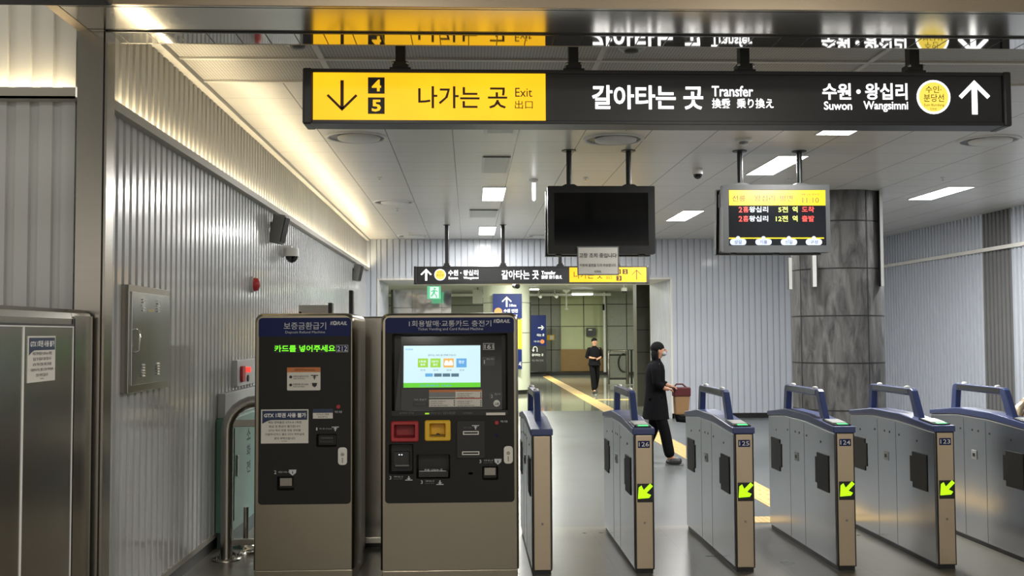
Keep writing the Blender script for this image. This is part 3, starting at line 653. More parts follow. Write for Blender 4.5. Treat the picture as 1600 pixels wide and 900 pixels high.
e = display(856, 1023.5, 290.5, 397, (889, 982), 'switched-off black hanging display with a paper notice at its bottom', 'tv_black', 866, 301, 1013, 384, 'black_gloss')
yn = YM - .012; q = R4(902, 385, 967, 430, yn)
n = empty('paper_notice', ((q[0] + q[1]) / 2, yn, q[2]), 'white paper notice in a clear holder hanging below the switched-off display', 'notice')
b = MB(); b.box(q[0], q[1], yn, yn + .004, q[2], q[3], 'grey'); b.build('holder', n)
b = MB(); b.box(q[0] + .012, q[1] - .012, yn - .0015, yn, q[2] + .012, q[3] - .012, 'paper'); b.build('sheet', n)
b = MB(); T(b, '고장 조치 중입니다', 905, 395.5, 963.5, 402.8, yn - .001, 'ink', 0.010); T(b, '이용에 불편을 드려 죄송합니다', 906, 412, 962.5, 416.8, yn - .001, 'ink', 0.005); T(b, 'KORAIL', 929, 422.5, 939.5, 426, yn - .001, 'ink', 0.010); b.build('lettering', n)
e = display(1129.5, 1297, 288.5, 394.5, (1156, 1249), 'lit hanging train display with a yellow header showing 11:10', 'tv_grey', 1138.5, 296.5, 1290.5, 383.5, 'scr_bg')
ys = YM + .007; b = MB(); q = R4(1138.9, 297, 1290.3, 321, ys); b.box(q[0], q[1], ys - .001, ys, q[2], q[3], 'scr_gold')
q = R4(1138.7, 371.2, 1287.5, 373, ys); b.box(q[0], q[1], ys - .001, ys, q[2], q[3], 'scr_gold')
for cx_ in (1153.3, 1193, 1232.7, 1271.7):
    q = R4(cx_ - 12.7, 373.4, cx_ + 12.7, 383, ys - .001); b.prism(rrect(q[0], q[1], q[2], q[3], .03, 5), ys - .001, ys - .003, 'pill'); disc(b, (q[0] + q[1]) / 2, q[3] + .008, .022, ys - .001, ys - .003, 'pill', n=14)
ys -= .001
T(b, '선릉', 1144, 305.3, 1164.7, 314.8, ys, 'hdr_ink', .008); T(b, '왕십리', 1178.3, 305, 1210.5, 314.8, ys, 'hdr_ink', .008); T(b, '방면', 1218.7, 305, 1238.7, 314.8, ys, 'hdr_ink', .008)
T(b, '4월10일 목요일', 1252, 302.2, 1280, 305.5, ys, 'hdr_ink', .008); T(b, '11:10', 1253.3, 308.6, 1279.5, 317, ys, 'hdr_ink', .008)
for y0_, mins, st in ((322.7, '5전', '도착'), (337, '12전', '출발')):
    y1_ = y0_ + 9.2
    T(b, '2', 1154, y0_ + .6, 1159.8, y1_, ys, 'led_red', 0.015); T(b, '홈', 1161, y0_, 1169.5, y1_, ys, 'led_red', 0.015); T(b, '왕십리', 1170.5, y0_, 1200, y1_, ys, 'led_white', 0.015)
    T(b, mins, 1216 if len(mins) == 2 else 1212, y0_, 1231, y1_, ys, 'led_yel', 0.015); T(b, '역', 1238, y0_, 1246, y1_, ys, 'led_yel', 0.015); T(b, st, 1252.7, y0_, 1272, y1_, ys, 'led_red', 0.015)
for cx_, s_ in ((1153.3, '상갈'), (1193, '기흥'), (1232.7, '신갈'), (1271.7, '구성')): T(b, s_, cx_ - 6, 375.4, cx_ + 6, 381.2, ys - .0025, 'scr_ink', .008)
b.build('screen_content', e)

# ------------------------------------------------------------------ ticket machines
YT = 7.1
def machine(x0, x1, ytop, fx0, fx1, fy0, fy1, label, name, holes, bandy):
    u0, _ = at(x0, 690, YT); u1, _ = at(x1, 690, YT); v1 = at((x0 + x1) / 2, ytop, YT)[1]; zp = at((x0 + x1) / 2, 890.5, YT)[1]
    e = empty(name, ((u0 + u1) / 2, YT + .37, 0), label, 'ticket machine', 'station ticket machines')
    f0, f1, w0, w1 = R4(fx0, fy0, fx1, fy1, YT)
    rr = lambda a, b_, r=.055: rrect(u0 + a, u1 - a, zp + b_, v1 - a, r, 6, (0, 0, 1, 1))
    hole = rrect(f0, f1, w0, w1, .025, 5)
    b = MB(); L = lambda pl, y: [(p[0], y, p[1]) for p in pl]
    b.loops([L(rr(0, 0), YT + .75), L(rr(0, 0), YT + .035), L(rr(.006, 0), YT + .012), L(rr(.016, 0), YT)], 'steel_m', True, False, True)
    b.holed(rr(.016, 0), [hole], YT, 'steel_m'); b.loops([L(hole, YT), L(hole, YT + .012)], 'steel_m')
    b.build('cabinet', e)
    b = MB(); b.box(u0 + .01, u1 - .01, YT + .005, YT + .72, 0, zp - .004, 'steel_m'); b.build('plinth', e, .004)
    # charcoal face with its openings
    hs = []
    for h in holes: q = R4(*h[:4], YT); hs.append((q, h[4], h[5]))
    b = MB(); yf = YT - .001
    b.holed(hole, [rrect(q[0], q[1], q[2], q[3], .010, 3) for q, d, k in hs], yf, 'charcoal')
    for q, d, k in hs:
        l0 = rrect(q[0], q[1], q[2], q[3], .010, 3); ins = min(.012, d * .2); l1 = rrect(q[0] + ins, q[1] - ins, q[2] + ins, q[3] - ins, .008, 3)
        b.loops([L(l0, yf), L(l1, yf + d)], k, False, True)
    b.build('face_panel', e)
    q = R4(fx0 + .3, fy0 + .3, fx1 - .3, bandy, YT)
    b = MB(); b.prism(rrect(q[0], q[1], q[2], q[3], .022, 5, (0, 0, 1, 1)), yf, yf - .002, 'navy'); b.build('header_band', e)
    return e, yf, yf - .0025
def lockplate(e, x0, y0, x1, y1, yf):
    q = R4(x0, y0, x1, y1, YT); b = MB(); b.prism(rrect(q[0], q[1], q[2], q[3], .022, 5), yf, yf - .012, 'chrome')
    uc, vc = (q[0] + q[1]) / 2, (q[2] + q[3]) / 2; disc(b, uc, vc + .012, .012, yf - .012, yf - .018, 'steel_dark'); b.box(uc - .004, uc + .004, yf - .014, yf - .012, vc - .045, vc - .01, 'steel_dark'); b.build('lock_plate', e, .003)
def button(e, x, y, r, yf, k, name='button'):
    u, v = at(x, y, YT); b = MB(); disc(b, u, v, r, yf, yf - .008, k, n=20); b.build(name, e, .002)
def KOR(b, x0, y0, x1, y1, y): 
    wd = x1 - x0
    for s_, a, c in (('K', 0, .17), ('RAIL', .40, 1.0)):
        u0, u1, v0, v1 = R4(x0 + wd * a, y0 + .6, x0 + wd * c, y1 - .4, y); b.text(s_, u0, u1, v0, v1, y, 'silver_print', bold=.03, shear=.25)
    u0, u1, v0, v1 = R4(x0 + wd * .17, y0, x0 + wd * .38, y1, y); disc(b, (u0 + u1) / 2, (v0 + v1) / 2, (v1 - v0) * .5, y, y - .003, 'silver_print', n=18)
    disc(b, (u0 + u1) / 2, (v0 + v1) / 2 + .001, (v1 - v0) * .2, y - .003, y - .0036, 'navy', n=14)
def chevron(b, x, y, y_, k='silver_print', down=False):
    u, v = at(x, y, YT); s = -1 if down else 1
    b.prism([(u - .022, v + s * .010), (u + .022, v + s * .010), (u + .026, v + s * .016), (u - .026, v + s * .016)], y_, y_ - .002, k)
    b.prism([(u - .004, v - s * .014), (u + .004, v - s * .014), (u + .004, v), (u + .014, v), (u, v + s * .012), (u - .014, v), (u - .004, v)] if not down else [(u - .004, v + .014), (u + .004, v + .014), (u + .004, v), (u + .014, v), (u, v - .012), (u - .014, v), (u - .004, v)], y_, y_ - .002, k)
def shield(b, x, y, y_):
    u, v = at(x, y, YT); b.prism([(u - .025, v + .018), (u + .025, v + .018), (u + .022, v - .004), (u, v - .022), (u - .022, v - .004)], y_, y_ - .002, 'silver_print')
    b.prism([(u - .003, v + .008), (u + .003, v + .008), (u + .003, v - .006), (u, v - .013), (u - .003, v - .006)], y_ - .002, y_ - .003, 'black')
def gtx_poster(u0, u1, v0, v1, w, fr, label, parent_name='poster'):
    sg = -1 if fr is FRONT else 1
    loc = fr((u0 + u1) / 2, v0, w)
    p = empty('paper_poster', loc, label, 'poster', 'GTX notices')
    b = MB(); b.prism([(u0, v0), (u1, v0), (u1, v1), (u0, v1)], w, w + sg * .003, 'paper', fr); b.build('sheet', p)
    W_, H_ = u1 - u0, v1 - v0; m = .025 * W_
    b = MB(); pts = [(u0 + m, v1 - m), (u0 + m, v0 + .58 * H_)] + [(u0 + m + W_ * .22 * t_, v0 + H_ * (.58 + .11 * math.sin(t_ * math.pi / 2))) for t_ in (.2, .4, .6, .8, 1)] + [(u1 - m, v0 + .69 * H_), (u1 - m, v1 - m)]
    b.prism(pts, w + sg * .003, w + sg * .0036, 'navy_text', fr); b.build('header', p)
    b = MB(); tt = lambda s_, a, c, y0, y1, k, bo: b.text(s_, u0 + W_ * a, u0 + W_ * c, v0 + H_ * y0, v0 + H_ * y1, w + sg * .0036, k, fr, bo, ext=.0008)
    tt('GTX 1회권 사용 불가', .06, .95, .76, .90, 'white', .04)
    for i, s_ in enumerate(('해당 장비들은 GTX-A 1회권', '발급 및 환급이 불가합니다', 'GTX 역사 전용 자동 장비를', '이용하시거나, 별도 GTX 역무실에', '문의 부탁드립니다')):
        wd = (.70, .66, .68, .82, .44)[i]; tt(s_, .5 - wd / 2, .5 + wd / 2, .585 - i * .118, .655 - i * .118, 'ink', .01)
    tt('KORAIL', .44, .56, .055, .08, 'ink', .02); b.build('lettering', p)
    return p
# deposit refund machine
e, yf, yt = machine(396, 553.3, 489.5, 404, 548.5, 496.5, 788, 'narrower ticket machine at left with green LED text and number 212', 'refund_machine',
    [(494, 678, 526, 698.5, .05, 'black'), (432.5, 743.7, 459.5, 766.4, .05, 'black'), (427, 537.5, 524.5, 551.5, .006, 'black')], 525.5)
b = MB(); T(b, '보증금환급기', 443.6, 503.5, 509.5, 514.8, yt, 'silver_print', 0.005); T(b, 'Deposit Refund Machine', 446, 517, 508, 522, yt, 'silver_print'); KOR(b, 516, 501.5, 542.5, 508.2, yt); b.build('header_lettering', e)
b = MB(); T(b, '카드를 넣어주세요', 429, 539.2, 523.8, 549.8, yf + .003, 'led_green', 0.015); b.build('led_text', e)
b = MB(); q = R4(525.3, 539, 544, 550.2, YT); b.box(q[0], q[1], yf, yf - .002, q[2], q[3], 'silver_print'); b.box(q[0] + .003, q[1] - .003, yf - .002, yf - .003, q[2] + .003, q[3] - .003, 'navy'); T(b, '212', 527, 540.8, 542.5, 548.6, yf - .003, 'white', 0.010); b.build('number_plate', e)
b = MB(); q = R4(448.7, 574, 500.8, 610, YT); b.prism(rrect(q[0], q[1], q[2], q[3], .008, 3), yf, yf - .002, 'paper'); b.build('instruction_label', e)
b = MB(); q = R4(448.7, 574, 500.8, 581.5, YT); b.box(q[0], q[1], yf - .002, yf - .003, q[2], q[3], 'orange'); T(b, '이용안내 Instructions', 460, 575.8, 492, 579.6, yf - .003, 'ink')
for y_, s_ in ((589, '1회용카드를 넣으세요'), (601.5, '보증금을 받으세요')):
    u, v = at(454.3, y_, YT); disc(b, u, v, .010, yf - .002, yf - .003, 'ink', n=14); T(b, s_, 458, y_ - 2.5, 482, y_ + .5, yf - .002, 'ink'); T(b, 'Insert card here', 458, y_ + 1.2, 476, y_ + 3.4, yf - .002, 'ink')
chevron(b, 491.5, 589.5, yf - .002, 'ink'); u, v = at(491.5, 601.5, YT); b.prism([(u - .018, v + .014), (u + .018, v + .014), (u + .014, v - .006), (u, v - .016), (u - .014, v - .006)], yf - .002, yf - .003, 'ink'); b.build('instruction_print', e)
b = MB(); q = R4(489, 639, 520, 654, YT); b.box(q[0], q[1], yf, yf - .002, q[2], q[3], 'paper'); q2 = R4(489, 639, 520, 645, YT); b.box(q2[0], q2[1], yf - .002, yf - .003, q2[2], q2[3], 'navy_text'); T(b, 'GTX-A 1회권', 495, 646, 514, 648.8, yf - .002, 'ink'); T(b, '환급 불가능', 497, 650, 512, 652.6, yf - .002, 'ink'); b.build('small_label', e)
button(e, 528.8, 635.3, .014, yf, 'red')
b = MB(); T(b, '직원 호출', 523, 641.8, 534.5, 645.2, yf, 'silver_print', 0.005); T(b, '1', 494, 668, 496, 672.5, yf, 'silver_print', 0.010); T(b, '카드 넣는 곳 Card in', 499, 668.5, 519, 671, yf, 'silver_print'); chevron(b, 524, 670.3, yf)
T(b, '2', 428.5, 735, 432, 740.5, yf, 'silver_print', 0.010); T(b, '보증금 나오는 곳', 435, 736, 452, 738.8, yf, 'silver_print'); shield(b, 457.3, 738, yf); b.build('print', e)
b = MB(); q = R4(499, 688, 521, 692.5, YT); b.box(q[0], q[1], yf + .02, yf + .05, q[2], q[3], 'black_gloss'); q = R4(500, 683, 520, 687, YT); b.box(q[0], q[1], yf + .028, yf + .05, q[2], q[3], 'tv_grey'); b.build('card_slot', e)
b = MB(); q = R4(436, 747.5, 455.5, 760.5, YT); b.box(q[0], q[1], yf + .02, yf + .03, q[2], q[3], 'steel_dark'); b.build('coin_flap', e, .003)
lockplate(e, 528.3, 698.5, 542.7, 726.3, yf)
q = R4(408, 639.7, 482, 692.7, YT); gtx_poster(*q, yf, FRONT, 'white paper poster with navy GTX header stuck on the narrower ticket machine')
# ticket vending machine
e, yf, yt = machine(594.5, 810.5, 489.0, 601.8, 803.2, 496, 785.5, 'wide ticket machine with a lit touchscreen, red and yellow trays and number 161', 'ticket_vending_machine',
    [(612, 521, 793.5, 649, .10, 'tv_black'), (615.8, 663, 648.8, 684, .07, 'red_in'), (671, 661, 696.5, 682.8, .07, 'yellow'), (607.5, 694, 646, 741, .08, 'black'), (650.5, 710, 703.5, 748, .09, 'black'), (753.3, 728.3, 778.6, 750, .05, 'black'), (731.3, 738, 739.3, 741.6, .02, 'black')], 519.7)
b = MB(); T(b, '1회용발매·교통카드 충전기', 639, 500.6, 767.5, 510.2, yt, 'silver_print', 0.005); T(b, 'Ticket Vending and Card Reload Machine', 653, 511.8, 754.7, 517.2, yt, 'silver_print'); KOR(b, 771, 498.3, 797, 504.8, yt); b.build('header_lettering', e)
# sloping screen console inside the recess
q = R4(614, 523, 791.5, 641.5, YT); yc = yf + .07
b = MB(); b.prism([(yf + .098, q[3]), (yf + .05, q[2]), (yf + .098, q[2])], q[0] + .05, q[1] - .03, 'black_gloss', lambda u, v, w: (w, u, v))
b.prism([(q[0] + .05, q[3] - .12), (q[0] + .05, q[2]), (q[0] + .012, q[2])], yf + .03, yf + .098, 'tv_grey'); b.build('console', e)
def con(y_):   # console surface depth at a pixel row
    z = at(700, y_, YT)[1]; t_ = (z - q[2]) / (q[3] - q[2]); return yf + .05 + .048 * t_
def slab(b, x0, y0, x1, y1, k, off=0.0, th=.003, rad=0):
    a0, a1, c0, c1 = R4(x0, y0, x1, y1, YT); d0, d1 = con(y1) - off, con(y0) - off
    vs = [(a0, d0, c0), (a1, d0, c0), (a1, d1, c1), (a0, d1, c1), (a0, d0 - th, c0), (a1, d0 - th, c0), (a1, d1 - th, c1), (a0, d1 - th, c1)]
    b.add(vs, [(4, 5, 6, 7), (0, 1, 5, 4), (1, 2, 6, 5), (2, 3, 7, 6), (3, 0, 4, 7)], k)
def ctext(b, s_, x0, y0, x1, y1, k, bo=0.0, off=.003): T(b, s_, x0, y0, x1, y1, min(con(y0), con(y1)) - off, k, bo)
b = MB(); slab(b, 627.5, 538.5, 752.5, 608.5, 'black', 0, .004); b.build('screen_bezel', e)
b = MB(); slab(b, 629.6, 540.2, 750.8, 606, 'scr_blue', .004, .002); slab(b, 629.6, 598.6, 750.8, 606, 'scr_green', .006, .0006)
for x0_, k in ((652, 'scr_lime'), (671.8, 'scr_lime'), (692.5, 'scr_orange'), (712.8, 'scr_azure')): slab(b, x0_, 560.5, x0_ + 16.2, 574.6, k, .006, .0008)
for x0_, k in ((663.8, 'scr_azure'), (677.8, 'scr_slate'), (691.2, 'scr_slate'), (704.8, 'scr_slate')): slab(b, x0_, 584, x0_ + 12, 589.2, k, .006, .0008)
ctext(b, '원하시는 서비스를 선택해 주십시오', 669, 553.4, 712.5, 556.4, 'scr_ink', 0, .008); ctext(b, 'KORAIL', 634, 544.5, 646, 547.3, 'scr_azure', 0.010, .008); ctext(b, '1회용', 655, 563, 666, 566.6, 'led_white', 0.005, .010); ctext(b, '발매', 657, 568, 664, 571.6, 'led_white', 0.005, .010)
ctext(b, '교통카드', 674, 563, 686, 566.6, 'led_white', 0.005, .010); ctext(b, '충전', 676.5, 568, 683.5, 571.6, 'led_white', 0.005, .010); ctext(b, '정산', 716.5, 563, 725.5, 568, 'led_white', 0.010, .010)
for cx_ in (697.4, 704): 
    u, v = at(cx_, 566, YT); disc(b, u, v, .012, con(566) - .008, con(566) - .009, 'led_white', n=12); disc(b, u, v - .014, .016, con(566) - .008, con(566) - .009, 'led_white', n=12)
ctext(b, '고객센터 1544', 655, 600.8, 705, 604, 'scr_azure', 0.005, .008)
for x0_ in (655, 675, 696, 716): ctext(b, '안내', x0_ + 2, 577, x0_ + 9, 579.6, 'scr_ink', 0, .008)
b.build('screen', e)
b = MB(); slab(b, 670, 609.9, 753.3, 636.3, 'paper', 0, .002); slab(b, 670, 609.9, 711.5, 613.5, 'orange', .002, .0006); slab(b, 670, 613.5, 711.5, 621.5, 'grey', .002, .0006); slab(b, 670, 622.5, 711.5, 624.5, 'black', .002, .0006)
slab(b, 711.8, 609.9, 753.3, 612.5, 'orange', .002, .0006); slab(b, 711.8, 622.3, 753.3, 624, 'red', .002, .0006)
for x0_, ys_ in ((672.5, (626, 629.3, 632.6)), (714.5, (614, 617, 619.8, 626, 629.3, 632.6))):
    for i, y_ in enumerate(ys_): ctext(b, ('승차권을 구입합니다', '카드를 넣으세요', '금액을 확인하세요')[i % 3], x0_, y_, x0_ + (24, 19, 27)[i % 3], y_ + 2, 'ink', 0, .003); slab(b, 750.5 if x0_ > 700 else 708.8, y_, 752.3 if x0_ > 700 else 710.6, y_ + 2, 'ink', .002, .0008)
b.build('notice_panel', e)
b = MB(); slab(b, 755, 536.3, 772.8, 546.9, 'silver_print', 0, .001); slab(b, 755.7, 537, 772.1, 546.2, 'black', .001, .0008); ctext(b, '161', 757, 538.2, 771, 545, 'white', 0.007, .002); b.build('number_plate', e)
b = MB(); slab(b, 754, 558, 773.5, 572.2, 'tv_grey', 0, .001); ctext(b, '1', 756, 562.5, 757.5, 568.5, 'silver_print', 0.005, .0015); ctext(b, '원하는 서비스', 760, 559.5, 772, 562.5, 'silver_print', 0, .0015)
slab(b, 764.6, 613.8, 785, 626, 'tv_grey', 0, .001); ctext(b, '2', 767, 616.5, 770, 621.5, 'silver_print', 0.010, .0015); ctext(b, '현금 카드', 773, 614.5, 782.5, 617.3, 'silver_print', 0, .0015)
u, v = at(776.4, 631, YT); disc(b, u, v, .023, con(631), con(631) - .003, 'white', n=24); ctext(b, '교통', 773, 629, 779.5, 633, 'black', 0.005, .0045); b.build('payment_label', e)
b = MB(); slab(b, 644.5, 628.8, 667.8, 636, 'black', 0, .006); slab(b, 647.5, 630.3, 665, 634, 'black_gloss', .006, .001); ctext(b, '카드 투입구', 647, 623, 666, 625.8, 'silver_print', 0, .002); b.build('receipt_slot', e)
b = MB(); q3 = R4(611.5, 641.6, 793.5, 649, YT); b.box(q3[0], q3[1], yf + .001, yf + .09, q3[2], q3[3], 'black'); b.build('lower_strip', e)
words(e, 'strip_lettering', yf, 'grey', [('승차권 안내', 624, 643.8, 646, 647), ('신용카드 불가', 671, 643.8, 690, 647), ('안내문', 692, 643.3, 712, 647.3), ('고객센터', 723, 643.8, 738, 647)])
b = MB(); q3 = R4(759.5, 644.6, 789.5, 648.6, YT); b.box(q3[0], q3[1], yf + .001, yf - .001, q3[2], q3[3], 'paper'); b.build('strip_label', e)
b = MB(); q3 = R4(664, 645, 670.5, 647.4, YT); b.box(q3[0], q3[1], yf + .001, yf - .001, q3[2], q3[3], 'scr_lime'); b.build('strip_mark', e)
def tray(x0, y0, x1, y1, ix0, iy0, ix1, iy1, k, name):
    o_ = R4(x0, y0, x1, y1, YT); i_ = R4(ix0, iy0, ix1, iy1, YT); b = MB()
    L = lambda pl, y: [(p[0], y, p[1]) for p in pl]; oo = rrect(*o_, .014, 4); o2 = rrect(o_[0] + .006, o_[1] - .006, o_[2] + .006, o_[3] - .006, .012, 4); ii = rrect(*i_, .008, 4)
    b.loops([L(oo, yf), L(oo, yf - .014), L(o2, yf - .020)], k, smooth=False); b.holed(o2, [ii], yf - .020, k); b.loops([L(ii, yf - .020), L(ii, yf + .012)], k); b.build(name, e)
tray(610.8, 657.8, 654.3, 690.2, 615.8, 663, 648.8, 684, 'red', 'red_tray'); tray(663.7, 656.4, 704.2, 688.6, 671, 661, 696.5, 682.8, 'yellow', 'yellow_tray')
b = MB(); q3 = R4(680, 677.5, 688, 682.5, YT); disc(b, (q3[0] + q3[1]) / 2, q3[2] + .004, .016, yf + .03, yf + .06, 'black', n=16); q3 = R4(671.5, 680, 696, 682.6, YT); b.box(q3[0], q3[1], yf + .02, yf + .065, q3[2], q3[3], 'sign_ink_o'); b.build('coin_recess', e)
b = MB(); q3 = R4(713.8, 657.4, 757.7, 716, YT); b.prism(rrect(*q3, .014, 4), yf, yf - .008, 'black'); b.build('card_reader', e, .002)
b = MB()
for x0_, y0_, x1_, y1_ in ((723.5, 673.4, 748, 679), (722, 705, 749, 710.5)):
    q3 = R4(x0_, y0_, x1_, y1_, YT); b.holed([(q3[0], q3[2]), (q3[1], q3[2]), (q3[1], q3[3]), (q3[0], q3[3])], [[(q3[0] + .006, q3[2] + .006), (q3[1] - .006, q3[2] + .006), (q3[1] - .006, q3[3] - .006), (q3[0] + .006, q3[3] - .006)]], yf - .0105, 'chrome'); b.box(q3[0] + .006, q3[1] - .006, yf - .0085, yf - .0095, q3[2] + .006, q3[3] - .006, 'black_gloss')
T(b, '교통카드 접촉', 724, 666.8, 737, 669.6, yf - .008, 'grey'); chevron(b, 743, 667.8, yf - .008); b.build('card_slots', e)
button(e, 776, 660.5, .014, yf, 'red'); button(e, 776.4, 680, .010, yf, 'navy')
lockplate(e, 787, 696.5, 801.3, 724.2, yf)
b = MB(); q3 = R4(615, 707, 638.5, 728, YT); b.box(q3[0], q3[1], yf + .03, yf + .075, q3[2], q3[3], 'tv_black'); q3 = R4(617.5, 727, 639, 729, YT); b.box(q3[0], q3[1], yf + .015, yf + .03, q3[2], q3[3], 'grey')
for px_ in (623.4, 627.4): u, v = at(px_, 711.3, YT); disc(b, u, v, .005, yf + .029, yf + .03, 'led_white', n=8)
b.build('bill_slot', e)
b = MB(); q3 = R4(654, 736.5, 700, 746, YT); b.box(q3[0], q3[1], yf + .02, yf + .085, q3[2], q3[3], 'tv_black'); q3 = R4(655, 736.2, 697, 737, YT); b.box(q3[0], q3[1], yf + .016, yf + .02, q3[2], q3[3], 'silver_print'); T(b, '차표 나오는 곳', 663, 732.5, 691.5, 736.2, yf + .02, 'white', 0.010); b.build('ticket_tray', e)
b = MB(); q3 = R4(756.5, 731.3, 775, 743.6, YT); b.box(q3[0], q3[1], yf + .02, yf + .03, q3[2], q3[3], 'steel_dark'); b.build('coin_flap', e, .003)
b = MB()
for x_, y_, wd in ((609.5, 746.5, 17), (658.5, 753.3, 17), (750, 721, 17)):
    u, v = at(x_, y_, YT); T(b, '3', x_ - 1, y_ - 2.7, x_ + 2, y_ + 2.7, yf, 'silver_print', 0.010); T(b, '지폐 넣는 곳', x_ + 6, y_ - 3, x_ + 6 + wd - 3, y_ - .4, yf, 'silver_print'); T(b, 'Insert bills', x_ + 6, y_ + .6, x_ + 20, y_ + 2.6, yf, 'grey'); 
chevron(b, 638.8, 747, yf, down=True); chevron(b, 687.5, 753.8, yf, down=True); shield(b, 778, 721, yf)
T(b, '직원 호출', 782, 656.8, 793, 660, yf, 'silver_print', 0.005); b.build('print', e)
# cabinet standing behind the two machines
u0 = at(545, 700, 8.35)[0]; u1 = at(640, 700, 8.35)[0]; v1 = at(580, 494.5, 8.35)[1]
e = empty('steel_cabinet', ((u0 + u1) / 2, 8.6, 0), 'dark steel cabinet seen in the gap between the two ticket machines', 'cabinet')
b = MB(); b.box(u0, u1, 8.35, 8.9, .07, v1, 'steel_dark'); b.build('body', e, .015, 3)
b = MB(); b.box(u0 + .02, u1 - .02, 8.37, 8.88, 0, .07, 'black'); b.build('plinth', e)

